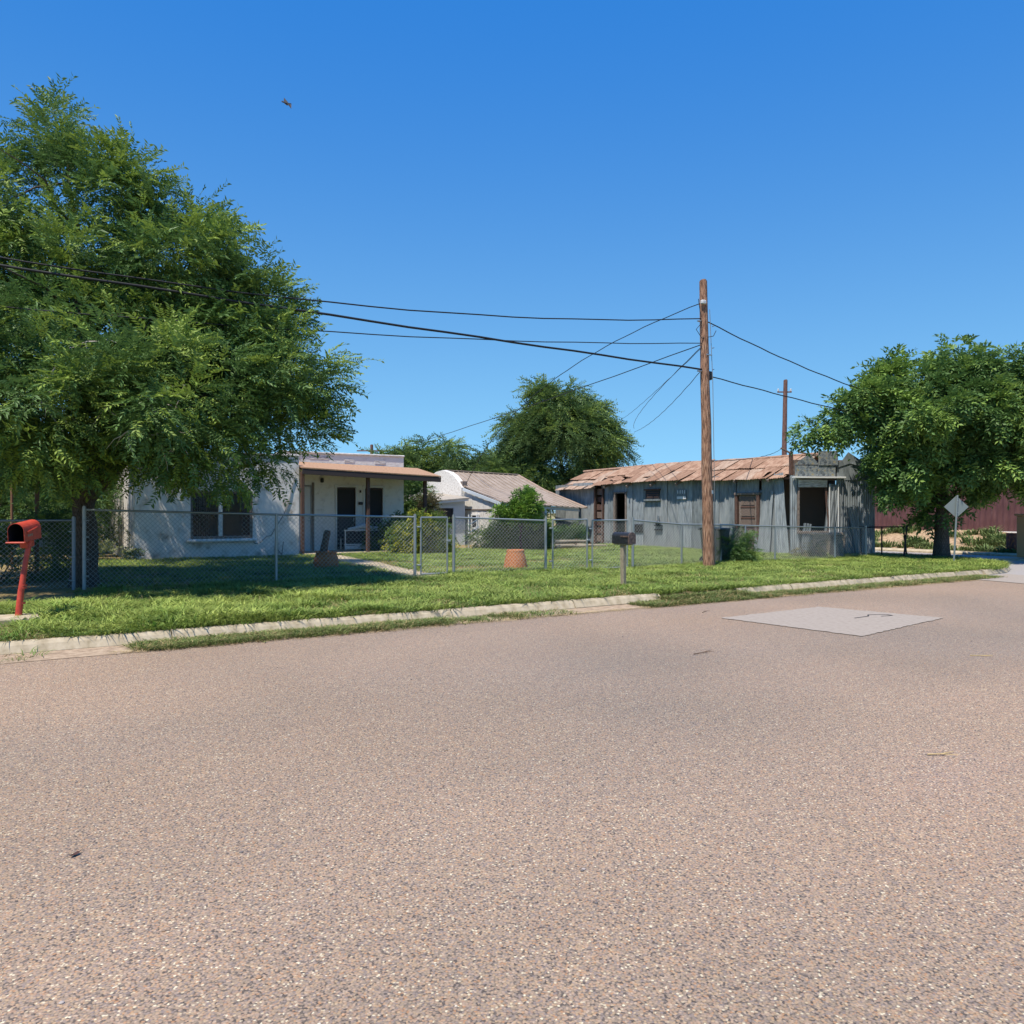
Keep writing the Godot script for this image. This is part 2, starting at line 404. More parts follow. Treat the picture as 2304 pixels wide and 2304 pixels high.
	setting("far_kerb", s, M.concrete)
	s = Shape.new()
	s.quad(p(26.2, 0.05, 11.5), p(60, 0.05, 8.5), p(60, 0.05, 12.19), p(26.3, 0.05, 12.95))
	s.quad(p(26.12, 0.0, 11.4), p(60, 0.0, 8.4), p(60, 0.05, 8.5), p(26.2, 0.05, 11.5))
	s.quad(p(26.22, 0.0, 13.0), p(26.12, 0.0, 11.4), p(26.2, 0.05, 11.5), p(26.3, 0.05, 12.95))
	s.quad(p(26.3, 0.05, 12.95), p(28.5, 0.05, 12.19), p(28.5, 0.0, 12.19), p(26.22, 0.0, 13.0))
	setting("driveway", s, M.concrete)
	s = Shape.new()
	var bump := FastNoiseLite.new()
	bump.seed = 8; bump.frequency = 0.5
	for i in 61:
		for j in 13:
			var n := 12.2 + i * 1.0; var x := 28.9 + j * 0.42
			var up: float = smoothstep(0, 1, clampf((x - 29.0) / 3.6, 0, 1)) * clampf((n - 12.0) / 4.0, 0.05, 1)
			s.vert(p(x, 0.06 + 0.68 * up + 0.11 * up * bump.get_noise_2d(x * 3, n * 3), n), Vector3(-0.2, 1, 0).normalized())
	for i in 60:
		for j in 12:
			var a := i * 13 + j
			s.face(a, a + 1, a + 14); s.face(a, a + 14, a + 13)
	setting("dirt_bank", s, M.bank_dirt)
	build_kerb()

func slab(c: Array, y: float, drop := 0.02) -> Shape:
	var s := Shape.new()
	var cen := Vector2.ZERO
	for q in c: cen += q / c.size()
	if (c[1] - c[0]).cross(c[2] - c[1]) < 0: c.reverse()
	var t: Array[Vector3] = []; var e: Array[Vector3] = []
	for q in c:
		var i: Vector2 = q + (cen - q).normalized() * 0.015
		t.append(p(i.x, y, i.y)); e.append(p(q.x, y - minf(drop, 0.012), q.y))
	s.quad(t[0], t[1], t[2], t[3])
	for k in 4:
		var j := (k + 1) % 4
		s.quad(e[k], e[j], t[j], t[k])
		if drop > 0.02: s.quad(e[k] - Vector3(0, drop, 0), e[j] - Vector3(0, drop, 0), e[j], e[k])
	return s

func build_kerb() -> void:
	var k := Node3D.new()
	k.name = "kerb"; add_child(k); k.set_meta("kind", "structure")
	rng.seed = 11
	var prof := [Vector2(0, -0.02), Vector2(0.0, 0.02), Vector2(-0.05, 0.095), Vector2(-0.085, 0.125), Vector2(-0.2, 0.128), Vector2(-0.2, -0.02)]
	var x := -16.0
	while x < 19.4:
		var l := rf(1.4, 1.7) if x > 11.0 else rf(2.6, 3.2)
		var e := minf(x + l, 19.5)
		if x < 9.3 and e > 9.3: e = 9.3
		if not (x > 9.25 and x < 11.15):
			var s := Shape.new()
			var dy := rf(-0.008, 0.008); var dn := rf(-0.01, 0.01)
			var q := []
			for w in prof: q.append(Vector2(-w.x, w.y))
			q.reverse()
			s.extrude(q, p(e - 0.008, dy + rf(-0.004, 0.004), KERB_N + dn), p(x + 0.006, dy, KERB_N + dn + rf(-0.006, 0.006)))
			part("kerb_stone", s, M.concrete, k)
			x = e
		else:
			x = 11.2
	for i in 6:
		var t0 := PI * 0.5 * i / 6.0 + 0.004; var t1 := PI * 0.5 * (i + 1) / 6.0 - 0.004
		var s := Shape.new()
		var a := ARC_C + Vector2(sin(t0), -cos(t0)) * ARC_R; var b := ARC_C + Vector2(sin(t1), -cos(t1)) * ARC_R
		var q := []
		for w in prof: q.append(Vector2(-w.x, w.y))
		q.reverse()
		s.extrude(q, p(b.x, 0, b.y), p(a.x, 0, a.y))
		part("kerb_stone", s, M.concrete, k)
	for i in 12:
		var s := Shape.new()
		var q := []
		for w in prof: q.append(Vector2(-w.x, w.y))
		q.reverse()
		s.extrude(q, p(24.68, 0, 15.1 + 2.0 * (i + 1) - 0.01), p(24.68, 0, 15.1 + 2.0 * i))
		part("kerb_stone", s, M.concrete, k)

# ---------------------------------------------------------------- grass and weeds
func tuft(blades: int, tall: float, spread: float, wide: float, lean: float, sd: int) -> ArrayMesh:
	var r := RandomNumberGenerator.new()
	r.seed = sd
	var s := Shape.new()
	for k in blades:
		var t := r.randf() * TAU
		var o := Vector3(cos(t), 0, sin(t))
		var b := o * spread * sqrt(r.randf()) + Vector3(0, -0.01, 0)
		var h := tall * r.randf_range(0.55, 1.1)
		var t2 := t + r.randf_range(-0.9, 0.9)
		var d := Vector3(cos(t2), 0, sin(t2)) * h * lean * r.randf_range(0.3, 1.3)
		var w := Vector3(-sin(t2 + r.randf_range(-1, 1)), 0, cos(t2)) .normalized() * wide * r.randf_range(0.7, 1.2)
		var m := b + Vector3(0, h * 0.62, 0) + d * 0.45
		var e := b + Vector3(0, h * r.randf_range(0.7, 1.0), 0) + d * 1.25
		s.quad(b - w * 0.5, b + w * 0.5, m + w * 0.42, m - w * 0.42)
		s.tri(m - w * 0.42, m + w * 0.42, e)
	return s.mesh()

func scatter(called: String, m: Mesh, mt: Material, ts: Array, cs: Array, parent: Node = self) -> MultiMeshInstance3D:
	var mm := MultiMesh.new()
	mm.transform_format = MultiMesh.TRANSFORM_3D
	mm.use_colors = true
	mm.mesh = m
	mm.instance_count = ts.size()
	for k in ts.size():
		mm.set_instance_transform(k, ts[k]); mm.set_instance_color(k, cs[k])
	var o := MultiMeshInstance3D.new()
	o.multimesh = mm; o.material_override = mt
	o.name = numbered(called) if parent == self else called
	parent.add_child(o, true)
	o.set_meta("kind", "stuff")
	return o

func upright(at: Vector3, size: float, tall := 1.0) -> Transform3D:
	return Transform3D(Basis(Vector3.UP, rf(0, TAU)) * Basis(Vector3.RIGHT, rf(-0.15, 0.15)) * Basis.from_scale(Vector3(size, size * tall, size)), at)

func build_grass() -> void:
	rng.seed = 77
	var big := FastNoiseLite.new()
	big.seed = 3; big.frequency = 0.28; big.fractal_octaves = 3
	var patch := FastNoiseLite.new()
	patch.seed = 6; patch.frequency = 0.9; patch.fractal_octaves = 3
	var lush_t := []; var lush_c := []; var short_t := []; var short_c := []; var dry_t := []; var dry_c := []
	var x0 := -9.0; var x1 := 24.6
	var tries := 78000
	for k in tries:
		var x := rf(x0, x1); var n := 10.08 + 16.0 * pow(rng.randf(), 1.25)
		if not in_yard(x, n): continue
		if n > 24.7 and x > 2.9 and x < 12.4: continue
		if n > 17.2 and x > 21.2: continue
		if x < n * 0.1 - 6.0 - (n - 10.0) * 0.2: continue
		if absf(x - lerpf(7.6, 8.75, (n - 15.3) / 9.5)) < 0.4 and n > 15.3 and n < 24.8: continue
		if Vector2(x, n).distance_to(Vector2(-0.05, 11.75)) < 0.42: continue
		var bare := Vector2(x + 0.6, (n - 17.6) * 1.1).length()
		if n > 13.4 + 0.4 * sin(x * 1.7) and bare < 4.6 and rng.randf() > bare / 6.0 - 0.28: continue
		if n > 14.2 and x < 1.0: continue
		var g := big.get_noise_2d(x, n); var q := patch.get_noise_2d(x, n)
		var worn := false
		for e in [Vector4(9.6, 17.0, 1.9, 0.5), Vector4(12.4, 18.2, 1.6, 0.5), Vector4(17.6, 23.6, 2.2, 0.7), Vector4(8.6, 20.0, 0.8, 1.2), Vector4(12.2, 16.0, 1.0, 0.35), Vector4(12.0, 12.2, 0.9, 0.3)]:
			if Vector2((x - e.x) / e.z, (n - e.y) / e.w).length() < 0.75 + q: worn = true
		if (q < -0.17 and rng.randf() < 0.75) or (worn and rng.randf() < 0.9): # thin, dry spots
			if rng.randf() < 0.5:
				dry_t.append(upright(p(x, 0.11, n), rf(0.5, 0.9)))
				dry_c.append(Color(0.45, 0.36, 0.17) * rf(0.7, 1.2))
			continue
		var verge := n < 13.2 + 1.5 * g
		var warm := clampf(0.5 + 1.1 * q + rf(-0.35, 0.35), 0, 1)
		var c := Color(0.11, 0.2, 0.035).lerp(Color(0.32, 0.385, 0.095), warm) * rf(0.55, 1.4)
		if x < 4.5 and verge and q > -0.15 and n > 10.3:
			lush_t.append(upright(p(x, 0.11, n), rf(0.65, 1.15) * (1.0 + 0.4 * g)))
			lush_c.append(c * 1.05)
		elif rng.randf() < (0.3 if verge else 0.06):
			lush_t.append(upright(p(x, 0.11, n), rf(0.35, 0.75)))
			lush_c.append(c)
		else:
			short_t.append(upright(p(x, 0.11, n), rf(0.7, 1.3), 1.0 + 0.5 * g))
			short_c.append(c)
	# growth in the gutter and over the broken kerb
	for k in 9000:
		var x := rf(-8.0, 19.3); var n := rf(9.42, 9.95)
		var q := patch.get_noise_2d(x * 1.3, n * 2.0 + 40)
		var full := 0.0
		if x > 1.25 and x < 5.1: full = 1.0 if n > 9.44 + 0.02 * x else 0.6
		elif x > 5.1 and x < 6.3: full = 0.35 if q > 0.0 else 0.05
		elif x > 6.3 and x < 7.2: full = 0.1
		elif x > 8.6 and x < 11.6: full = 0.9
		elif x >= 11.6: full = 0.75 if n > 9.52 else 0.25
		elif x < 0.3: full = 0.5 if (n < 9.5 and q > -0.05) else 0.02
		if rng.randf() > full: continue
		var y := 0.006 + (0.12 * clampf((n - 9.5) / 0.8, 0, 1) if x > 9.25 and x < 11.25 else 0.0)
		if rng.randf() < 0.25:
			dry_t.append(upright(p(x, y, n - 0.03), rf(0.4, 0.8))); dry_c.append(Color(0.4, 0.31, 0.15) * rf(0.7, 1.2))
		else:
			short_t.append(upright(p(x, y, n), rf(0.45, 0.95), 0.8))
			short_c.append(Color(0.1, 0.17, 0.045).lerp(Color(0.24, 0.27, 0.09), rng.randf()) * rf(0.8, 1.2))
	# straw along the edge of the asphalt and blades hanging over the kerb
	for k in 900:
		var x := rf(1.0, 18.0)
		dry_t.append(upright(p(x, 0.004, 9.42 + rf(-0.09, 0.05)), rf(0.25, 0.6), 0.3)); dry_c.append(Color(0.48, 0.38, 0.2) * rf(0.7, 1.2))
	for k in 110:
		var x := rf(-7.0, 9.2)
		if rng.randf() < 0.6:
			lush_t.append(upright(p(x, 0.13, 10.1 + rf(-0.02, 0.06)), rf(0.4, 0.7), 0.5)); lush_c.append(Color(0.11, 0.18, 0.045) * rf(0.6, 1.3))
	var o := scatter("weedy_grass", tuft(18, 0.165, 0.12, 0.016, 1.6, 1), M.grass, lush_t, lush_c)
	tag(o, "taller lush weedy grass along the verge behind the kerb", "grass")
	o = scatter("lawn_grass", tuft(20, 0.1, 0.13, 0.013, 1.5, 2), M.grass, short_t, short_c)
	tag(o, "short patchy green grass of the fenced yard and verge", "grass")
	o = scatter("dry_grass", tuft(12, 0.12, 0.14, 0.008, 1.5, 3), M.dry_grass, dry_t, dry_c)
	tag(o, "dry straw-coloured grass in thin spots and along the asphalt edge", "dry grass")
	# weeds on the dirt bank
	var ts := []; var cs := []
	for k in 2600:
		var x := rf(28.95, 32.4); var n := rf(13.5, 45)
		if patch.get_noise_2d(x * 0.8, n * 0.5) < -0.02 + 0.1 * (x - 29): continue
		var up: float = smoothstep(0, 1, clampf((x - 29.0) / 3.6, 0, 1)) * clampf((n - 12.0) / 4.0, 0.05, 1)
		ts.append(upright(p(x, 0.06 + 0.68 * up, n), rf(1.0, 2.2)))
		cs.append(Color(0.1, 0.17, 0.05).lerp(Color(0.2, 0.25, 0.1), rng.randf()) * rf(0.8, 1.2))
	o = scatter("bank_weeds", tuft(16, 0.17, 0.12, 0.03, 0.9, 4), M.grass, ts, cs)
	tag(o, "green weeds growing over the dirt bank below the maroon wall", "weeds")

# ---------------------------------------------------------------- trees
func sprig(pairs: int, long: float, leaf: float, wide: float, droop: float, sd: int, twig := 0.0025) -> ArrayMesh:
	# a twig along +y with leaflets on both sides, drooping towards -z
	var r := RandomNumberGenerator.new()
	r.seed = sd
	var s := Shape.new()
	var prev := Vector3.ZERO
	for k in pairs:
		var f := (k + 1.0) / pairs
		var at := Vector3(r.randf_range(-0.03, 0.03) * long, f * long, -droop * f * f * long)
		if k % 2 == 0:
			s.beam(prev, at, twig, twig)
			prev = at
		for sg in [-1.0, 1.0]:
			var a := r.randf_range(0.5, 1.2)
			var d := Vector3(sg * sin(a), cos(a) * 0.8, r.randf_range(-0.75, 0.35)).normalized()
			var l := leaf * r.randf_range(0.7, 1.15)
			var side := d.cross(Vector3(r.randf_range(-0.5, 0.5), r.randf_range(-0.5, 0.5), 1.0)).normalized() * wide * 0.5
			var nrm := d.cross(side).normalized() * wide * 0.22
			var m := at + d * l * 0.45
			var e := at + d * l - nrm * 0.8
			s.tri(at, m + side - nrm, e); s.tri(at, e, m - side - nrm)
	return s.mesh()

func crown(parent: Node3D, m: Mesh, lobes: Array, count: int, sd: int, size: Vector2, clump: float, mature: Color, young: Color, droop := 0.5) -> void:
	# lobes: [centre, radii]; clumps fill the outer shell of each lobe, sprigs fill each clump
	rng.seed = sd
	var ts := []; var cs := []
	var total := 0.0
	for l in lobes: total += pow(l[1].x * l[1].y * l[1].z, 0.667)
	for l in lobes:
		var c: Vector3 = l[0]; var r: Vector3 = l[1]
		var share := int(count * pow(r.x * r.y * r.z, 0.667) / total)
		var per := 40
		for k in maxi(1, share / per):
			var d := Vector3(rng.randfn(), rng.randfn(), rng.randfn()).normalized()
			var q := c + d * r * pow(rf(0.12, 1.0), 0.42)
			var fresh := pow(rng.randf(), 1.6) * 0.9   # how much of this branch carries young growth
			var cl := clump * rf(0.6, 1.25)
			for j in per:
				var o := Vector3(rng.randfn(), rng.randfn() * 0.75, rng.randfn()).limit_length(2.1) * cl * 0.55
				var out := (d * 0.8 + o.normalized() * 0.9 + Vector3(0.2, 0.35 - droop * rng.randf() * 1.6, 0)).normalized()
				var side := out.cross(Vector3.UP + Vector3(rf(-0.4, 0.4), 0, rf(-0.4, 0.4))).normalized()
				var b := Basis(side, out, side.cross(out)).rotated(out, rf(-0.7, 0.7)).scaled(Vector3.ONE * rf(size.x, size.y))
				ts.append(Transform3D(b, q + o))
				cs.append((young if rng.randf() < fresh else mature) * rf(0.85, 1.18))
	scatter("crown", m, M.leaf, ts, cs, parent)

func limbs(parent: Node3D, base: Vector3, fork: Vector3, r0: float, ends: Array, sd: int, mt: Material, twigs := 5) -> void:
	rng.seed = sd
	var s := Shape.new()
	var pts := []; var rad := []
	for k in 7:
		var f := k / 6.0
		pts.append(base.lerp(fork, f) + Vector3(rf(-0.03, 0.03), 0, rf(-0.03, 0.03)) * (1.0 if k > 0 else 0.0))
		rad.append(r0 * (1.0 + 0.45 * pow(1.0 - f, 4) * 0.6) * (1.0 - 0.18 * f))
	s.tube(pts, rad, 12, true, 0.9)
	part("trunk", s, mt, parent)
	for e in ends:
		s = Shape.new()
		var at := fork - Vector3(0, 0.15, 0)
		var len: float = (e - at).length()
		var a := []; var ra := []
		for k in 8:
			var f := k / 7.0
			a.append(at.lerp(e, f) + Vector3(rf(-0.05, 0.05), 0.12 * sin(f * PI) + rf(-0.04, 0.04), rf(-0.05, 0.05)) * len * 0.5 * (1.0 if k > 0 else 0.0))
			ra.append(lerpf(r0 * 0.62, 0.02, pow(f, 0.7)))
		s.tube(a, ra, 8)
		for t in twigs:
			var f := rf(0.35, 0.95)
			var q: Vector3 = a[int(f * 7)]
			var d := Vector3(rng.randfn(), rng.randfn() * 0.7 + 0.2, rng.randfn()).normalized() * len * rf(0.25, 0.45)
			var w := []; var wr := []
			for k in 5:
				var g := k / 4.0
				w.append(q + d * g + Vector3(rf(-0.05, 0.05), 0.1 * sin(g * PI), rf(-0.05, 0.05)) * len * 0.3 * (1.0 if k > 0 else 0.0))
				wr.append(lerpf(lerpf(r0 * 0.25, 0.02, f), 0.006, g))
			s.tube(w, wr, 6)
		part("limb", s, mt, parent)

func off(base: Vector3, s: float, y: float, d: float) -> Vector3:   # s metres across and d metres back, as seen from the road
	return Vector3(base.x + 0.843 * s + 0.537 * d, y, base.z + 0.537 * s - 0.843 * d)

func lobe(base: Vector3, s: float, y: float, d: float, r: Vector3) -> Array: return [off(base, s, y, d) - Vector3(base.x, 0, base.z), r]

func build_trees() -> void:
	# big tree over the white house's yard
	var at := p(1.3, 0.1, 16.9)
	var t := thing("shade_tree", "huge spreading green shade tree with a thick grey trunk over the white house's yard", "tree", at)
	var b := Vector3.ZERO
	var g := Vector3(at.x, 0, at.z)
	limbs(t, b, Vector3(0.0, 1.75, 0.05), 0.24, [off(b, -2.2, 6.0, 0.4), off(b, -0.3, 8.3, 0.3), off(b, 1.9, 6.2, 0.2), off(b, 3.6, 4.4, 0.0), off(b, 1.4, 3.8, -1.9), off(b, -1.8, 3.8, -1.6), off(b, 0.8, 5.0, 2.2), off(b, -1.2, 5.2, 5.4)], 3, M.bark, 7)
	var L := [
		lobe(g, 0.5, 4.7, 0.2, Vector3(2.8, 2.4, 2.6)), lobe(g, -0.5, 6.8, 0.3, Vector3(1.8, 1.7, 1.8)), lobe(g, -0.7, 8.6, 0.3, Vector3(0.5, 1.0, 0.6)),
		lobe(g, 0.75, 7.45, 0.2, Vector3(0.9, 0.8, 0.9)), lobe(g, 1.7, 6.15, 0.1, Vector3(1.3, 1.2, 1.4)), lobe(g, 2.85, 4.8, 0.0, Vector3(1.15, 1.1, 1.2)), lobe(g, 3.6, 3.9, -0.2, Vector3(1.2, 1.0, 1.2)),
		lobe(g, 3.55, 2.85, -0.2, Vector3(1.05, 0.75, 1.0)), lobe(g, 2.4, 3.3, -2.0, Vector3(1.6, 1.1, 1.2)), lobe(g, 0.9, 3.3, -2.6, Vector3(1.5, 1.1, 1.0)), lobe(g, -0.8, 3.5, -2.6, Vector3(1.4, 1.2, 1.0)),
		lobe(g, -2.4, 3.6, -1.4, Vector3(1.6, 1.4, 1.3)), lobe(g, -2.6, 6.6, 0.2, Vector3(1.7, 1.5, 1.7)), lobe(g, -3.6, 5.2, 0.4, Vector3(1.8, 1.8, 1.8)), lobe(g, -1.9, 7.8, 0.4, Vector3(0.7, 0.7, 0.7)), lobe(g, 1.2, 4.6, 2.2, Vector3(2.2, 1.8, 1.6)),
		lobe(g, -1.0, 5.4, 5.2, Vector3(2.0, 1.3, 1.8)), lobe(g, -2.6, 5.0, 7.2, Vector3(1.6, 1.1, 1.2)), lobe(g, -1.6, 5.2, 7.4, Vector3(1.4, 1.1, 1.2)), lobe(g, 0.6, 5.6, 4.2, Vector3(1.8, 1.2, 1.4)), lobe(g, 2.5, 2.45, -0.8, Vector3(1.3, 0.6, 1.0)), lobe(g, 0.3, 2.5, -1.2, Vector3(1.4, 0.55, 1.0)), lobe(g, -1.6, 2.4, -1.2, Vector3(1.3, 0.55, 1.0))]
	crown(t, sprig(8, 0.34, 0.1, 0.03, 0.3, 1), L, 29000, 21, Vector2(0.75, 1.3), 0.36, Color(0.1, 0.185, 0.055), Color(0.24, 0.34, 0.065), 0.16)
	# bare pale twigs that show through the leaves on the street side
	rng.seed = 9
	for k in 14:
		var s := Shape.new()
		var q := off(b, rf(-2.6, 3.2), rf(2.4, 4.4), rf(-2.55, -1.9))
		for j in 3:
			var a := [q]; var ra := [0.013]
			var d := off(Vector3.ZERO, rf(-1, 1), rf(-0.9, 0.3), rf(-0.3, 0.3)).normalized()
			for i in 4:
				a.append(a[-1] + (d + Vector3(rf(-0.3, 0.3), rf(-0.55, 0.2), rf(-0.3, 0.3)) * 1.3) * rf(0.07, 0.17)); ra.append(0.009 - i * 0.002)
			s.tube(a, ra, 5)
		part("twig", s, M.pale_twig, t)
	# corner tree
	at = p(23.9, 0.1, 13.4)
	g = Vector3(at.x, 0, at.z)
	t = thing("corner_tree", "dense dark green round-headed tree on the grassy street corner", "tree", at)
	limbs(t, b, Vector3(0.0, 2.1, 0.0), 0.21, [off(b, -2.9, 3.9, 0), off(b, 2.4, 4.4, 0.3), off(b, -0.9, 5.2, 0.4), off(b, 0.8, 5.8, 0), off(b, 0.4, 3.8, -1.5), off(b, -1.6, 3.0, -0.9), off(b, 0.5, 4.5, 1.8)], 4, M.bark, 4)
	L = [lobe(g, 0.1, 4.1, 0.2, Vector3(2.3, 1.7, 2.2)), lobe(g, 0.8, 5.45, 0.0, Vector3(1.3, 0.85, 1.3)), lobe(g, -1.0, 5.1, 0.2, Vector3(1.1, 0.9, 1.2)), lobe(g, -2.2, 4.6, -0.5, Vector3(1.1, 0.65, 0.9)), lobe(g, -3.3, 4.2, -0.8, Vector3(0.8, 0.5, 0.6)), lobe(g, -4.0, 3.85, -0.9, Vector3(0.45, 0.35, 0.4)),
		lobe(g, 2.2, 4.9, 0.2, Vector3(1.3, 1.0, 1.4)), lobe(g, 3.0, 3.8, 0.2, Vector3(1.5, 1.2, 1.5)), lobe(g, -1.6, 2.75, -0.9, Vector3(0.95, 0.6, 0.8)), lobe(g, -2.0, 2.15, -0.8, Vector3(0.6, 0.4, 0.5)), lobe(g, 0.9, 2.7, -0.9, Vector3(1.2, 0.6, 0.9)),
		lobe(g, 2.3, 2.7, -0.6, Vector3(1.1, 0.55, 0.9)), lobe(g, 0.0, 2.6, 0.2, Vector3(1.8, 0.7, 1.6)), lobe(g, 0.1, 1.15, -0.1, Vector3(0.5, 0.6, 0.5)), lobe(g, 1.2, 4.2, -1.4, Vector3(1.3, 0.9, 0.9)), lobe(g, -0.9, 4.0, -1.4, Vector3(1.2, 0.9, 0.9))]
	crown(t, sprig(6, 0.34, 0.17, 0.06, 0.7, 2), L, 12000, 22, Vector2(0.7, 1.25), 0.34, Color(0.095, 0.18, 0.05), Color(0.2, 0.31, 0.065), 0.8)
	# trees behind the houses
	at = p(35.2, 0, 48.6)
	g = Vector3(at.x, 0, at.z)
	t = thing("willowy_tree", "large round grey-green tree behind the brown metal roof", "tree", at)
	limbs(t, b, Vector3(0, 2.2, 0), 0.4, [off(b, -2.5, 7, 0), off(b, 2.4, 7, 0), off(b, 0, 9, 0)], 5, M.bark, 3)
	L = [lobe(g, 0.2, 6.2, 0, Vector3(4.0, 3.4, 3.6)), lobe(g, -0.6, 9.2, 0, Vector3(2.4, 1.6, 2.4)), lobe(g, 1.9, 8.4, 0, Vector3(2.0, 1.6, 2.0)), lobe(g, -2.6, 7.4, 0, Vector3(1.8, 1.6, 1.8)), lobe(g, 3.3, 5.6, 0, Vector3(1.5, 2.0, 1.5)), lobe(g, -2.2, 3.8, -0.6, Vector3(2.4, 1.7, 2.0)), lobe(g, 2.2, 3.2, -0.6, Vector3(2.0, 1.4, 2.0)), lobe(g, -4.4, 3.4, -0.6, Vector3(2.0, 1.8, 1.6))]
	var far := sprig(9, 0.85, 0.27, 0.075, 0.9, 3, 0.006)
	crown(t, far, L, 9000, 23, Vector2(0.75, 1.25), 0.7, Color(0.1, 0.17, 0.06), Color(0.2, 0.29, 0.07), 0.6)
	var more := [[p(27.6, 0, 54.5), "airy pale green tree rising behind the porch roof's far end", 3.4, 6.4, 2500], [p(30.4, 0, 52.0), "middle grey-green tree between two taller ones behind the curved gable", 3.2, 5.6, 3400], [p(24.6, 0, 56.0), "feathery light green treetop above the white parapet", 3.0, 5.6, 1700]]
	for k in more.size():
		var a: Array = more[k]
		at = a[0]; g = Vector3(at.x, 0, at.z)
		t = thing("background_tree", a[1], "tree", at, 0.0, "trees behind the back house")
		var r: float = a[2]; var h: float = a[3]
		limbs(t, b, Vector3(0, 1.8, 0), 0.2, [off(b, -1.4, h * 0.7, 0), off(b, 1.3, h * 0.75, 0), off(b, 0, h * 0.95, 0)], 40 + k, M.bark, 3)
		L = [lobe(g, 0, h * 0.52, 0, Vector3(r * 0.75, h * 0.36, r * 0.7)), lobe(g, -r * 0.45, h * 0.72, 0, Vector3(r * 0.4, h * 0.22, r * 0.4)), lobe(g, r * 0.4, h * 0.82, 0, Vector3(r * 0.4, h * 0.2, r * 0.4)), lobe(g, 0, h * 0.9, 0, Vector3(r * 0.35, h * 0.16, r * 0.4)), lobe(g, 0, h * 0.25, -0.4, Vector3(r * 0.8, h * 0.22, r * 0.6))]
		crown(t, far, L, a[4], 60 + k, Vector2(0.7, 1.2), 0.6, Color(0.1, 0.17, 0.06), Color(0.2, 0.29, 0.07), 0.4)
	# trees and undergrowth of the next lot, behind the red mailbox
	var wild := [[p(-4.2, 0.1, 27.5), 3.4, 6.6, 3600, "dark leafy tree in the overgrown lot behind the red mailbox"], [p(1.0, 0.1, 32.0), 2.9, 5.0, 3600, "dark tree standing beside the white house's peeling side wall"], [p(-9.5, 0.1, 24.0), 3.4, 6.6, 2200, "outermost dark tree of the overgrown lot past the red mailbox"]]
	var mid := sprig(8, 0.6, 0.17, 0.05, 0.6, 4, 0.004)
	for k in wild.size():
		var a: Array = wild[k]
		at = a[0]; g = Vector3(at.x, 0, at.z)
		var r: float = a[1]; var h: float = a[2]
		t = thing("lot_tree", a[4], "tree", at, 0.0, "trees of the overgrown lot")
		limbs(t, b, Vector3(0, 1.9, 0), 0.16, [off(b, -1.2, h * 0.7, 0), off(b, 1.1, h * 0.7, 0), off(b, 0, h * 0.9, 0)], 70 + k, M.bark, 3)
		L = [lobe(g, 0, h * 0.6, 0, Vector3(r * 0.8, h * 0.34, r * 0.8)), lobe(g, -r * 0.5, h * 0.4, -0.5, Vector3(r * 0.5, h * 0.25, r * 0.5)), lobe(g, r * 0.5, h * 0.42, -0.5, Vector3(r * 0.5, h * 0.25, r * 0.5))]
		crown(t, mid, L, a[3], 80 + k, Vector2(0.7, 1.2), 0.55, Color(0.085, 0.165, 0.05), Color(0.2, 0.3, 0.06), 0.6)

func bush(called: String, label: String, category: String, at: Vector3, L: Array, count: int, sd: int, m: Mesh, mature: Color, young: Color, clump := 0.2, droop := 0.4) -> Node3D:
	var t := thing(called, label, category, at)
	rng.seed = sd
	var lobes := []
	for l in L: lobes.append([off(Vector3.ZERO, l[0], l[1], l[2]), l[3]])
	var s := Shape.new()
	for l in lobes:
		for k in 3:
			var e: Vector3 = l[0] + Vector3(rf(-0.4, 0.4), rf(-0.1, 0.5), rf(-0.4, 0.4)) * l[1]
			var foot := Vector3(e.x * 0.3, -0.02, e.z * 0.3)
			s.tube([foot, foot.lerp(e, 0.5) + Vector3(rf(-0.05, 0.05), 0, rf(-0.05, 0.05)), e], [0.016, 0.011, 0.004], 5)
	part("stem", s, M.bark, t)
	crown(t, m, lobes, count, sd, Vector2(0.7, 1.2), clump, mature, young, droop)
	return t

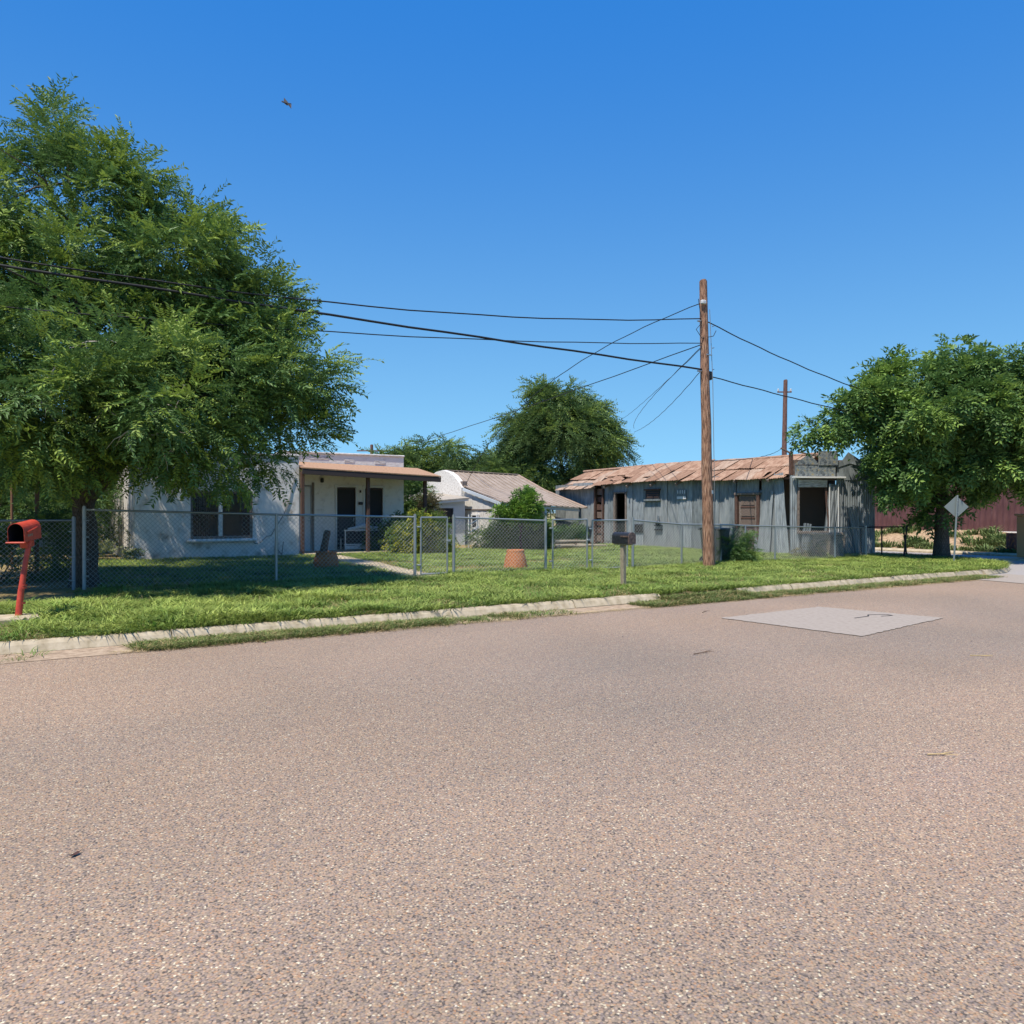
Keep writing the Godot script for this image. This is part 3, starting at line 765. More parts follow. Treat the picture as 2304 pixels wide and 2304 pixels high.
func build_bushes() -> void:
	var small := sprig(5, 0.2, 0.075, 0.04, 0.3, 6)
	var fine := sprig(8, 0.3, 0.09, 0.03, 0.5, 7)
	bush("yellow_bush", "round yellow-green leafy bush behind the walk gate at the porch's end", "bush", p(11.55, 0.1, 23.7), [[-0.45, 0.55, 0, Vector3(0.6, 0.5, 0.55)], [0.5, 0.6, 0, Vector3(0.6, 0.55, 0.55)], [0.05, 0.85, 0.1, Vector3(0.5, 0.4, 0.5)]], 1900, 31, small, Color(0.1, 0.16, 0.03), Color(0.5, 0.5, 0.07))
	bush("dark_bush", "dark green bush in the porch's shade beside the yellow-green one", "bush", p(11.6, 0.1, 25.2), [[-0.7, 0.5, 0, Vector3(0.55, 0.45, 0.4)], [-0.1, 0.6, 0, Vector3(0.5, 0.5, 0.4)]], 900, 32, small, Color(0.075, 0.15, 0.045), Color(0.14, 0.22, 0.05))
	bush("wall_shrub", "leafy shrub filling the gap past the porch's end post", "bush", p(14.2, 0.1, 28.6), [[0, 0.8, 0, Vector3(0.7, 0.7, 0.6)], [-0.4, 1.9, 0, Vector3(0.6, 0.8, 0.6)], [-0.9, 2.3, 0, Vector3(0.5, 0.6, 0.5)]], 1500, 33, fine, Color(0.075, 0.15, 0.045), Color(0.14, 0.22, 0.05), 0.3)
	var t := thing("young_tree", "bright green bushy sapling in front of the brown roof's eave", "tree", p(15.6, 0.1, 23.9))
	limbs(t, Vector3.ZERO, Vector3(0, 0.9, 0), 0.045, [off(Vector3.ZERO, -0.4, 1.7, 0), off(Vector3.ZERO, 0.35, 1.7, 0), off(Vector3.ZERO, 0, 2.3, 0)], 91, M.bark, 3)
	crown(t, sprig(6, 0.32, 0.15, 0.045, 0.5, 8), [[off(Vector3.ZERO, 0.02, 2.25, 0), Vector3(0.2, 0.4, 0.2)], [off(Vector3.ZERO, -0.5, 1.5, 0), Vector3(0.25, 0.2, 0.25)], [off(Vector3.ZERO, 0.5, 1.4, 0), Vector3(0.28, 0.28, 0.25)], [off(Vector3.ZERO, 0.15, 1.75, -0.1), Vector3(0.25, 0.4, 0.25)], [off(Vector3.ZERO, -0.2, 1.35, -0.1), Vector3(0.3, 0.25, 0.25)]], 640, 92, Vector2(0.7, 1.15), 0.2, Color(0.09, 0.19, 0.035), Color(0.19, 0.32, 0.05), 0.7)
	bush("shade_hedge", "dark green hedge mass growing beneath the bright sapling", "bush", p(15.9, 0.1, 24.6), [[-0.3, 0.5, 0, Vector3(0.7, 0.55, 0.5)], [0.5, 0.5, 0, Vector3(0.7, 0.6, 0.5)], [-1.2, 0.35, 0.3, Vector3(0.6, 0.35, 0.4)]], 2200, 93, fine, Color(0.075, 0.15, 0.045), Color(0.14, 0.22, 0.05), 0.25)
	bush("carport_shrub", "low dark shrub beside the log pile under the carport's end", "bush", p(18.6, 0.1, 26.2), [[-0.3, 0.35, 0, Vector3(0.7, 0.35, 0.4)], [0.7, 0.35, 0, Vector3(0.6, 0.4, 0.4)]], 1100, 94, fine, Color(0.075, 0.15, 0.045), Color(0.14, 0.22, 0.05), 0.22)
	bush("dry_shrub", "tall half-dead brown-green shrub against the white board wall", "bush", p(13.5, 0.1, 26.9), [[0, 0.8, 0, Vector3(0.3, 0.5, 0.3)], [0.05, 1.45, 0, Vector3(0.3, 0.4, 0.3)]], 600, 95, fine, Color(0.1, 0.09, 0.04), Color(0.24, 0.22, 0.1), 0.2)
	bush("fence_weed", "tall green weeds grown through the chain-link fence beside the dark bin", "weeds", p(16.75, 0.1, 15.15), [[-0.1, 0.35, 0, Vector3(0.3, 0.35, 0.2)], [0.15, 0.5, 0, Vector3(0.25, 0.45, 0.2)], [0.3, 0.25, 0, Vector3(0.25, 0.25, 0.2)]], 800, 96, fine, Color(0.075, 0.15, 0.045), Color(0.14, 0.22, 0.05), 0.16)
	bush("store_vine", "dry tangled vine over the concrete piers of the tin storefront", "vine", p(20.5, 0.1, 15.75), [[0, 0.3, 0, Vector3(0.22, 0.35, 0.15)], [0.3, 0.45, 0, Vector3(0.15, 0.35, 0.15)]], 200, 97, fine, Color(0.06, 0.08, 0.04), Color(0.2, 0.18, 0.09), 0.16)
	bush("lot_shrub", "ragged shrub behind the neighbour's fence next to the thick trunk", "bush", p(-0.2, 0.1, 18.6), [[-0.6, 0.7, 0, Vector3(0.8, 0.6, 0.5)], [0.6, 0.7, 0.3, Vector3(0.7, 0.6, 0.5)], [-1.8, 0.8, 0.3, Vector3(0.9, 0.7, 0.5)]], 1500, 98, fine, Color(0.075, 0.15, 0.045), Color(0.14, 0.22, 0.05), 0.25)
	bush("lot_thicket", "dark thicket filling the overgrown lot behind the neighbour's fence", "bush", p(-1.0, 0.1, 25.0), [[-1.5, 1.4, 0, Vector3(1.6, 1.4, 0.9)], [1.0, 1.3, 1.5, Vector3(1.6, 1.4, 0.9)], [-4.0, 1.4, 0.3, Vector3(1.7, 1.4, 0.9)], [2.2, 1.6, 5.0, Vector3(1.8, 1.6, 0.9)]], 5600, 99, fine, Color(0.075, 0.15, 0.045), Color(0.14, 0.22, 0.05), 0.4)
	bush("wall_vine", "pale-leaved creeper at the foot of the peeling side wall", "vine", p(2.55, 0.1, 24.6), [[0, 0.15, 0, Vector3(0.4, 0.15, 0.35)], [0.1, 0.3, 1.2, Vector3(0.3, 0.3, 0.3)]], 260, 100, fine, Color(0.05, 0.09, 0.03), Color(0.2, 0.22, 0.1), 0.2)

# ---------------------------------------------------------------- walls with openings
func wall(o: Vector3, dir: Vector3, long: float, tall: float, thick: float, holes: Array) -> Shape:
	# o: bottom start of the outer face, dir: along the wall with the outside on the right of travel; holes: Rect2(along, up, wide, high)
	var s := Shape.new()
	var inw := -dir.cross(Vector3.UP)
	var us := [0.0, long]; var vs := [0.0, tall]
	for h in holes:
		us.append(h.position.x); us.append(h.end.x); vs.append(h.position.y); vs.append(h.end.y)
	us.sort(); vs.sort()
	var q := func(u: float, w: float, d: float) -> Vector3: return o + dir * u + Vector3(0, w, 0) + inw * d
	for i in us.size() - 1:
		for j in vs.size() - 1:
			if us[i + 1] - us[i] < 1e-4 or vs[j + 1] - vs[j] < 1e-4: continue
			var c := Vector2((us[i] + us[i + 1]) * 0.5, (vs[j] + vs[j + 1]) * 0.5)
			if holes.any(func(h): return h.has_point(c)): continue
			s.quad(q.call(us[i], vs[j], 0.0), q.call(us[i + 1], vs[j], 0.0), q.call(us[i + 1], vs[j + 1], 0.0), q.call(us[i], vs[j + 1], 0.0))
			s.quad(q.call(us[i + 1], vs[j], thick), q.call(us[i], vs[j], thick), q.call(us[i], vs[j + 1], thick), q.call(us[i + 1], vs[j + 1], thick))
	for h in holes:
		var a: float = h.position.x; var b: float = h.end.x; var c: float = h.position.y; var d: float = h.end.y
		s.quad(q.call(a, c, 0.0), q.call(a, d, 0.0), q.call(a, d, thick), q.call(a, c, thick))
		s.quad(q.call(b, c, thick), q.call(b, d, thick), q.call(b, d, 0.0), q.call(b, c, 0.0))
		s.quad(q.call(a, d, 0.0), q.call(b, d, 0.0), q.call(b, d, thick), q.call(a, d, thick))
		s.quad(q.call(a, c, thick), q.call(b, c, thick), q.call(b, c, 0.0), q.call(a, c, 0.0))
	s.quad(q.call(0.0, tall, 0.0), q.call(long, tall, 0.0), q.call(long, tall, thick), q.call(0.0, tall, thick))
	s.quad(q.call(0.0, 0.0, thick), q.call(0.0, 0.0, 0.0), q.call(0.0, tall, 0.0), q.call(0.0, tall, thick))
	s.quad(q.call(long, 0.0, 0.0), q.call(long, 0.0, thick), q.call(long, tall, thick), q.call(long, tall, 0.0))
	return s

# the road side of a wall along +x is +z, which lies on the right of travel
const EAST := Vector3(1, 0, 0)
const SOUTH := Vector3(0, 0, 1)
const NORTH := Vector3(0, 0, -1)

func build_white_house() -> void:
	var t := thing("stucco_house", "flat-roofed white stucco house with a brown-posted porch", "house", p(3.17, 0.08, 24.9))
	# local: x along the street from the wing's corner, z negative into the lot
	part("wall", wall(Vector3(0, 0, 0), EAST, 4.73, 3.16, 0.22, [Rect2(1.5, 0.62, 1.8, 1.42)]), M.stained_stucco, t)
	var side := part("side_wall", wall(Vector3(-0.003, 0, -8.0), SOUTH, 7.998, 3.14, 0.22, []), M.peeling_paint, t)
	side.set_meta("label", "side wall of peeling whitish boards")
	rng.seed = 210
	for k in 32:
		var hgt := rf(2.6, 2.95)
		bx("plank", Vector3(-0.016 - 0.006 * (k % 2), hgt * 0.5 + 0.03, -0.13 - k * 0.245), Vector3(0.025, hgt, 0.232), M.peeling_paint, side, 0.004)
	part("wall", wall(Vector3(4.733, 0, -0.003), NORTH, 1.62, 3.15, 0.22, []), M.stucco, t)
	part("wall", wall(Vector3(4.5, 0, -1.62), EAST, 4.58, 3.4, 0.22, [Rect2(0.52, 0.12, 0.66, 2.2), Rect2(2.03, 0.12, 0.74, 2.16), Rect2(3.05, 0.12, 0.72, 2.16)]), M.stucco, t)
	part("wall", wall(Vector3(9.083, 0, -1.63), NORTH, 6.4, 3.38, 0.22, []), M.stucco, t)
	part("wall", wall(Vector3(9.07, 0, -8.2), -EAST, 9.07, 3.1, 0.22, []), M.stucco, t)
	bx("flat_roof", Vector3(4.5, 2.86, -4.9), Vector3(8.5, 0.14, 6.3), M.grey_roofing, t)
	bx("flat_roof", Vector3(2.3, 2.87, -0.95), Vector3(4.2, 0.14, 1.5), M.grey_roofing, t)
	# worn caps on the parapets
	bx("parapet_cap", Vector3(6.9, 3.43, -1.73), Vector3(4.42, 0.07, 0.3), M.parapet_paint, t, 0.02)
	bx("parapet_cap", Vector3(2.36, 3.19, -0.11), Vector3(4.8, 0.07, 0.3), M.parapet_paint, t, 0.02)
	for k in 4:   # ragged patches of render along the parapet's face
		rng.seed = 200 + k
		var s := Shape.new()
		s.box(Vector3(4.95 + k * 1.05 + rf(-0.2, 0.2), 3.22 + rf(-0.05, 0.08), -1.622), Vector3(rf(0.35, 0.95), rf(0.06, 0.18), 0.025), Basis(Vector3(0, 0, 1), rf(-0.04, 0.04)), 0.012)
		part("render_patch", s, M.parapet_paint, t)
	# window of the wing
	var w := Node3D.new()
	w.name = "window"; t.add_child(w)
	w.position = Vector3(1.5, 0.62, 0)
	for a in [[Vector3(0.035, 0.71, -0.09), Vector3(0.07, 1.42, 0.1)], [Vector3(1.765, 0.71, -0.09), Vector3(0.07, 1.42, 0.1)], [Vector3(0.86, 0.71, -0.085), Vector3(0.12, 1.27, 0.09)], [Vector3(0.9, 0.04, -0.09), Vector3(1.66, 0.08, 0.1)], [Vector3(0.9, 1.385, -0.09), Vector3(1.66, 0.07, 0.1)]]:
		bx("frame", a[0], a[1], M.whitewash_boards if a[0].x > 0.5 and a[0].x < 1.0 and a[1].x < 0.5 else M.grey_wood, w, 0.008)
	for a in [0.44, 1.32]:
		bx("pane", Vector3(a, 0.71, -0.105), Vector3(0.79, 1.26, 0.006), M.glass, w, 0.0)
		bx("rail", Vector3(a, 0.74, -0.09), Vector3(0.78, 0.035, 0.04), M.grey_wood_flat, w, 0.005)
	for a in [[0.33, 0.5], [1.62, 0.24]]:
		var s := Shape.new()
		for k in 10:
			var x: float = a[0] + (k - 4.5) * a[1] / 10.0
			s.beam(Vector3(x, 0.08, -0.17 + 0.018 * sin(k * 2.1)), Vector3(x + 0.01, 1.35, -0.17 + 0.018 * sin(k * 2.1 + 0.4)), a[1] / 9.0, 0.02)
		part("curtain", s, M.curtain, w)
	var sill := Shape.new()
	sill.box(Vector3(2.4, 0.565, 0.03), Vector3(2.0, 0.1, 0.2), Basis(), 0.035)
	part("window_sill", sill, M.stucco, t)
	# door, screen doors and their trim
	var d := bx("door", Vector3(5.345, 1.2, -1.70), Vector3(0.64, 2.16, 0.045), M.door_white, t)
	for k in 6: bx("panel_board", Vector3(5.345, 0.32 + k * 0.35, -1.672), Vector3(0.56, 0.325, 0.012), M.door_white, d, 0.004)
	bx("knob", Vector3(5.6, 1.12, -1.65), Vector3(0.05, 0.05, 0.05), M.steel, d, 0.015)
	bx("door_trim", Vector3(5.72, 1.25, -1.6), Vector3(0.07, 2.34, 0.06), M.grey_wood, t)
	bx("door_trim", Vector3(4.99, 1.25, -1.6), Vector3(0.07, 2.34, 0.06), M.grey_wood, t)
	for a in [[6.53, 2.4], [7.55, 3.41]]:
		var sd := bx("screen_door", Vector3(a[0] + 0.37, 1.2, -1.69), Vector3(0.72, 2.1, 0.035), M.dark_brown_paint, t)
		for y in [0.7, 1.72]: bx("screen", Vector3(a[0] + 0.37, y, -1.665), Vector3(0.6, 0.93, 0.02), M.screen_black, sd, 0.003)
		bx("handle", Vector3(a[0] + 0.66, 1.15, -1.655), Vector3(0.025, 0.12, 0.03), M.steel, sd, 0.006)
		for x in [0.0, 0.74]: bx("door_trim", Vector3(a[0] + x, 1.22, -1.6), Vector3(0.07, 2.24, 0.05), M.white_paint, t)
		bx("door_trim", Vector3(a[0] + 0.37, 2.32, -1.598), Vector3(0.84, 0.07, 0.05), M.white_paint, t)
	bx("letter_box", Vector3(7.42, 1.72, -1.57), Vector3(0.15, 0.1, 0.08), M.black_paint, t, 0.02)
	bx("house_number_plate", Vector3(7.42, 2.14, -1.605), Vector3(0.07, 0.09, 0.012), M.dark_brown_paint, t, 0.003)
	bx("wall_lamp", Vector3(6.02, 2.5, -1.55), Vector3(0.1, 0.16, 0.12), M.black_paint, t, 0.025)
	# porch
	bx("porch_floor", Vector3(6.9, 0.05, -0.75), Vector3(4.3, 0.12, 1.7), M.concrete, t, 0.02)
	for x in [4.83, 7.03, 9.12]:
		bx("porch_post", Vector3(x, 1.39, 0.03), Vector3(0.11, 2.6, 0.11), M.brown_wood, t, 0.01)
	var r := Shape.new()
	var h0 := 2.82; var h1 := 2.66   # the roof sags towards its far end
	var f := [Vector3(4.75, h0, 0.28), Vector3(9.62, h1, 0.28), Vector3(9.62, h1 + 0.36, -1.60), Vector3(4.75, h0 + 0.30, -1.60)]
	r.quad(f[0], f[1], f[2], f[3])
	var dn := Vector3(0, -0.035, 0)
	r.quad(f[3] + dn, f[2] + dn, f[1] + dn, f[0] + dn)
	for k in 4: r.quad(f[k] + dn, f[(k + 1) % 4] + dn, f[(k + 1) % 4], f[k])
	var pr := part("porch_roof", r, M.porch_roofing, t)
	r = Shape.new(); r.beam(Vector3(4.75, h0 - 0.125, 0.25), Vector3(9.62, h1 - 0.125, 0.25), 0.04, 0.17, 0.006)
	part("fascia", r, M.dark_brown_paint, pr)
	r = Shape.new(); r.beam(Vector3(9.6, h1 - 0.11, 0.22), Vector3(9.6, h1 + 0.2, -1.58), 0.04, 0.13, 0.006)
	part("fascia", r, M.dark_brown_paint, pr)
	for k in 8:
		var x := 4.95 + k * 0.64
		r = Shape.new(); r.beam(Vector3(x, lerpf(h0, h1, k / 7.0) - 0.09, 0.2), Vector3(x, lerpf(h0, h1, k / 7.0) + 0.22, -1.56), 0.045, 0.09)
		part("rafter", r, M.brown_wood, pr)
	# loose cable looping down the wing's wall
	r = Shape.new()
	var cb := [Vector3(4.62, 2.55, 0.02), Vector3(4.5, 2.2, 0.02), Vector3(4.42, 1.8, 0.02), Vector3(4.25, 1.35, 0.02), Vector3(4.0, 0.95, 0.02), Vector3(3.85, 0.7, 0.02), Vector3(3.7, 0.66, 0.02), Vector3(3.55, 0.5, 0.02), Vector3(3.38, 0.45, 0.02), Vector3(3.25, 0.56, 0.02)]
	r.tube(cb, cb.map(func(_q): return 0.013), 6)
	part("cable", r, M.pale_cable, t)
	for a in [[4.1, 0.5, 0.1], [4.2, 0.34, -0.25]]:
		r = Shape.new(); r.tube([Vector3(a[0], 0, 0.25), Vector3(a[0] + a[2], a[1], 0.12)], [0.014, 0.014], 6)
		part("stake", r, M.grey_wood, t)

func corrugated(w: float, h: float, waves: int, amp := 0.011, rows := 1, sd := 0, ragged := 0.0, warp := 0.0) -> ArrayMesh:
	# x across, y up from 0, waves in z
	var r := RandomNumberGenerator.new()
	r.seed = sd
	var s := Shape.new()
	var cols := waves * 4
	var cut := []; var top := []
	for i in cols + 1:
		cut.append(0.0 if i % 5 else r.randf_range(-ragged, ragged)); top.append(0.0 if i % 7 else r.randf_range(-ragged, ragged))
	for j in rows + 1:
		for i in cols + 1:
			var u := float(i) / cols; var q := float(j) / rows
			var ph := u * waves * TAU
			var z := amp * cos(ph) + warp * sin(u * 2.3 + sd) * (q - 0.5) * 2.0 + warp * 0.5 * sin(q * 5.0 + sd * 1.7)
			var y := q * h
			if j == 0: y += cut[i]
			if j == rows: y += top[i]
			s.vert(Vector3((u - 0.5) * w, y, z), Vector3(sin(ph) * amp * waves * TAU / w, 0, 1).normalized())
	for j in rows:
		for i in cols:
			var a := j * (cols + 1) + i
			s.face(a, a + 1, a + cols + 2); s.face(a, a + cols + 2, a + cols + 1)
	return s.mesh()

func build_tin_building() -> void:
	var t := thing("tin_building", "old corrugated tin building with a sagging rusty roof and boarded storefront", "building", p(21.4, 0.1, 17.0))
	# local: x into the block, z negative away from the road; the long wall faces -x
	var tones := [M.galvanized, M.dull_galvanized, M.galvanized, M.streaked_galvanized]
	var face := Basis(Vector3.UP, -PI / 2)
	rng.seed = 300
	var full := []
	for k in 3: full.append(corrugated(0.7, 2.56, 10, 0.011, 4, 310 + k, 0.03, 0.012))
	var n := 0.36
	var k := 0
	while n < 12.4:
		# openings: plank recess 9.4-9.95, doorway 7.85-8.65, panel door 1.15-2.1
		var y := 0.06; var hgt := 1.0
		var skip := false
		for o in [[9.4, 9.95], [7.85, 8.65], [1.12, 2.12]]:
			if n + 0.32 > o[0] and n + 0.32 < o[1]: skip = true
		if not skip:
			var m := put("tin_sheet", full[k % 3], tones[rng.randi() % 4], t, Transform3D(face * Basis(Vector3(0, 0, 1), rf(-0.012, 0.012)), Vector3(0.012 * (k % 2) - rf(0.0, 0.014), y + rf(-0.03, 0.05), -(n + 0.32))))
			hgt = m.scale.y
		k += 1
		n += 0.655
	# strips beside and over the openings
	for o in [[9.08, 0.2, 2.4, 0.3], [10.08, 0.1, 2.5, 0.32], [8.86, 0.1, 2.5, 0.44], [7.7, 0.1, 2.5, 0.36], [8.25, 2.2, 0.42, 0.84], [2.3, 0.12, 2.4, 0.34], [1.62, 2.02, 0.6, 0.95]]:
		put("tin_sheet", corrugated(o[3], o[2], int(o[3] / 0.07), 0.011, 2, int(o[0] * 10), 0.03, 0.01), tones[rng.randi() % 4], t, Transform3D(face, Vector3(-0.03, o[1], -o[0])))
	# warped sheets torn off near the storefront
	put("loose_sheet", corrugated(0.62, 2.2, 9, 0.011, 5, 331, 0.1, 0.05), M.galvanized, t, Transform3D(Basis(Vector3(1, 0, 0), 0.06) * face * Basis(Vector3(1, 0, 0), -0.06), Vector3(-0.14, -0.08, -0.98)))
	put("loose_sheet", corrugated(0.42, 2.62, 6, 0.011, 5, 332, 0.08, 0.05), M.streaked_galvanized, t, Transform3D(Basis(Vector3(1, 0, 0), -0.09) * face * Basis(Vector3(1, 0, 0), -0.03), Vector3(-0.1, 0.05, -0.12)))
	# studs and boards behind the tin
	for a in [0.3, 0.75, 1.1, 2.15, 4.5, 6.5, 7.82, 8.68, 9.38, 9.98, 12.3]: bx("stud", Vector3(0.09, 1.28, -a), Vector3(0.09, 2.5, 0.08), M.brown_wood, t)
	bx("top_plate", Vector3(0.09, 2.58, -6.3), Vector3(0.1, 0.1, 12.4), M.brown_wood, t)
	# plank recess like a ladder of boards
	var pl := Node3D.new()
	pl.name = "plank_door"; t.add_child(pl)
	for i in 7: bx("plank", Vector3(0.07 + 0.012 * (i % 2), 0.28 + i * 0.33, -9.68), Vector3(0.03, 0.27 - 0.02 * (i % 3), 0.5), M.brown_wood if i % 3 else M.grey_wood_flat, pl)
	bx("frame", Vector3(-0.02, 1.2, -9.41), Vector3(0.1, 2.4, 0.08), M.brown_wood, pl)
	bx("frame", Vector3(-0.02, 1.2, -9.95), Vector3(0.1, 2.4, 0.08), M.brown_wood, pl)
	# open doorway
	var dw := Node3D.new()
	dw.name = "doorway"; t.add_child(dw)
	bx("frame", Vector3(-0.04, 1.1, -8.62), Vector3(0.1, 2.2, 0.09), M.grey_wood, dw)
	bx("frame", Vector3(-0.04, 1.1, -7.9), Vector3(0.1, 2.2, 0.07), M.grey_wood, dw)
	bx("lintel", Vector3(-0.04, 2.2, -8.26), Vector3(0.1, 0.07, 0.8), M.grey_wood, dw)
	bx("threshold", Vector3(0.0, 0.06, -8.26), Vector3(0.2, 0.08, 0.64), M.grey_wood, dw)
	# old panelled door
	var pd := bx("panel_door", Vector3(0.0, 1.02, -1.63), Vector3(0.045, 1.9, 0.8), M.grey_wood, t)
	for i in 5: bx("door_panel", Vector3(-0.028, 0.26 + i * 0.375, -1.63), Vector3(0.02, 0.27, 0.58), M.grey_wood_flat, pd, 0.012)
	for i in 4: bx("rail", Vector3(-0.032, 0.445 + i * 0.375, -1.63), Vector3(0.03, 0.06, 0.62), M.brown_wood, pd, 0.008)
	for z in [-1.16, -2.1]: bx("door_frame", Vector3(-0.05, 1.02, z), Vector3(0.12, 2.0, 0.11), M.brown_wood, t, 0.01)
	bx("door_frame", Vector3(-0.05, 2.02, -1.63), Vector3(0.13, 0.08, 1.1), M.grey_wood, t, 0.01)
	bx("door_step", Vector3(-0.12, 0.03, -1.63), Vector3(0.35, 0.14, 1.0), M.old_concrete, t, 0.02)
	# small window with a frame, paper notice, black panel, meter
	var wv := bx("small_window", Vector3(-0.03, 2.07, -6.35), Vector3(0.05, 0.36, 0.78), M.screen_black, t)
	bx("frame", Vector3(-0.06, 1.86, -6.35), Vector3(0.08, 0.07, 0.9), M.dull_galvanized, wv)
	bx("frame", Vector3(-0.06, 2.27, -6.35), Vector3(0.08, 0.06, 0.9), M.brown_wood, wv)
	for i in 3: bx("slat", Vector3(-0.055, 1.98 + i * 0.09, -6.35), Vector3(0.015, 0.025, 0.74), M.brown_wood, wv, 0.002)
	var sg := bx("notice", Vector3(-0.045, 2.05, -4.77), Vector3(0.012, 0.36, 0.52), M.dull_galvanized, t, 0.003)
	for i in 4: bx("faded_stroke", Vector3(-0.053, 2.15, -4.95 + i * 0.12), Vector3(0.006, 0.13, 0.035), M.white_paint, sg, 0.0)
	bx("faded_stroke", Vector3(-0.053, 1.93, -4.77), Vector3(0.006, 0.1, 0.46), M.white_paint, sg, 0.0)
	var bp := bx("black_panel", Vector3(-0.05, 0.75, -7.14), Vector3(0.03, 0.33, 0.46), M.black_paint, t, 0.006)
	for i in 3: bx("louvre", Vector3(-0.07, 0.65 + i * 0.1, -7.14), Vector3(0.02, 0.02, 0.4), M.dark_pipe, bp, 0.004)
	var mt := bx("meter", Vector3(-0.08, 0.98, -6.0), Vector3(0.12, 0.16, 0.2), M.black_paint, t, 0.03)
	var pipe := Shape.new()
	pipe.tube([Vector3(-0.07, 1.06, -6.0), Vector3(-0.07, 1.25, -6.0)], [0.03, 0.045], 8)
	part("pipe", pipe, M.steel, mt)
	bx("bracket", Vector3(-0.06, 0.88, -6.0), Vector3(0.08, 0.04, 0.42), M.black_paint, mt, 0.008)
	bx("bracket", Vector3(-0.06, 0.72, -6.0), Vector3(0.06, 0.06, 0.4), M.black_paint, mt, 0.008)
	# other walls, so that the inside is dark
	bx("rear_wall", Vector3(1.45, 1.3, -12.45), Vector3(2.8, 2.6, 0.06), M.dull_galvanized, t)
	bx("rear_wall", Vector3(2.9, 1.3, -6.4), Vector3(0.06, 2.6, 12.1), M.dull_galvanized, t)
	bx("inner_floor", Vector3(1.45, 0.02, -6.4), Vector3(2.7, 0.06, 12.0), M.bare_board, t)
	# roof: two courses of rusty sheets, uneven and curled at the eave
	var ridge := Vector3(1.5, 3.3, 0); var eave := Vector3(-0.3, 2.53, 0)
	var up := (ridge - eave).normalized()
	var rb := Basis(Vector3(0, 0, 1), up, Vector3(0, 0, 1).cross(up))
	var rl := (ridge - eave).length()
	var roofs := [M.rusty_roof, M.redder_roof, M.rusty_roof, M.pale_roof]
	rng.seed = 350
	var lower := []; var upper := []
	for i in 3:
		lower.append(corrugated(0.74, rl * 0.56, 10, 0.012, 4, 360 + i, 0.045, 0.02)); upper.append(corrugated(0.74, rl * 0.54, 10, 0.012, 3, 370 + i, 0.02, 0.015))
	for i in 19:
		var z := -0.3 - i * 0.66
		var sag := -0.05 * sin((i + 2) * 0.42) - (0.10 if i > 14 else 0.0)
		var tilt := rf(-0.03, 0.03)
		var lm: Material = roofs[rng.randi() % 4] if i < 15 else M.pale_roof
		put("roof_sheet", lower[i % 3], M.redder_roof if i < 15 and i % 2 else lm, t, Transform3D(rb * Basis(Vector3(0, 0, 1), rf(-0.03, 0.03)) * Basis(Vector3(1, 0, 0), rf(-0.03, 0.05)), eave + Vector3(rf(-0.06, 0.03), sag + 0.012 * (i % 2), z)))
		put("roof_sheet", upper[i % 3], roofs[(i * 5 + 1) % 3] if i % 5 else M.pale_roof, t, Transform3D(rb * Basis(Vector3(0, 0, 1), tilt), eave + up * rl * 0.5 + Vector3(0, 0.035 + sag * 0.6 + 0.012 * (i % 2), z)))
	for i in 5:   # buckled, lifted pieces
		var z := [-6.9, -8.0, -8.9, -10.0, -1.0][i] as float
		put("curled_sheet", corrugated(0.5, 0.55, 7, 0.012, 4, 380 + i, 0.08, 0.09), roofs[i % 4], t, Transform3D(rb * Basis(Vector3(1, 0, 0), -0.22) * Basis(Vector3(0, 0, 1), rf(-0.4, 0.4)), eave + up * (0.32 if i < 4 else 0.05) + Vector3(0, 0.09, z)))
	var back := Shape.new()
	back.quad(Vector3(1.45, 3.3, 0.1), Vector3(3.1, 2.6, 0.1), Vector3(3.1, 2.6, -12.7), Vector3(1.45, 3.3, -12.7))
	part("roof_slope", back, M.redder_roof, t)
	var rc := Shape.new()
	rc.tube([Vector3(1.5, 3.33, 0.1), Vector3(1.5, 3.3, -4), Vector3(1.5, 3.34, -8), Vector3(1.5, 3.28, -12.7)], [0.06, 0.06, 0.06, 0.06], 8)
	part("ridge_cap", rc, M.rusty_roof, t)
	for i in 9: bx("rafter", eave + Vector3(0.12, -0.06, -0.6 - i * 1.4), Vector3(0.3, 0.08, 0.05), M.grey_wood, t, 0.006, Basis(Vector3(0, 0, 1), 0.41))
	var gable := Shape.new()
	gable.tri(Vector3(0.0, 2.55, -12.43), Vector3(1.5, 3.25, -12.43), Vector3(2.9, 2.55, -12.43))
	part("gable", gable, M.dull_galvanized, t)
	build_storefront(t)

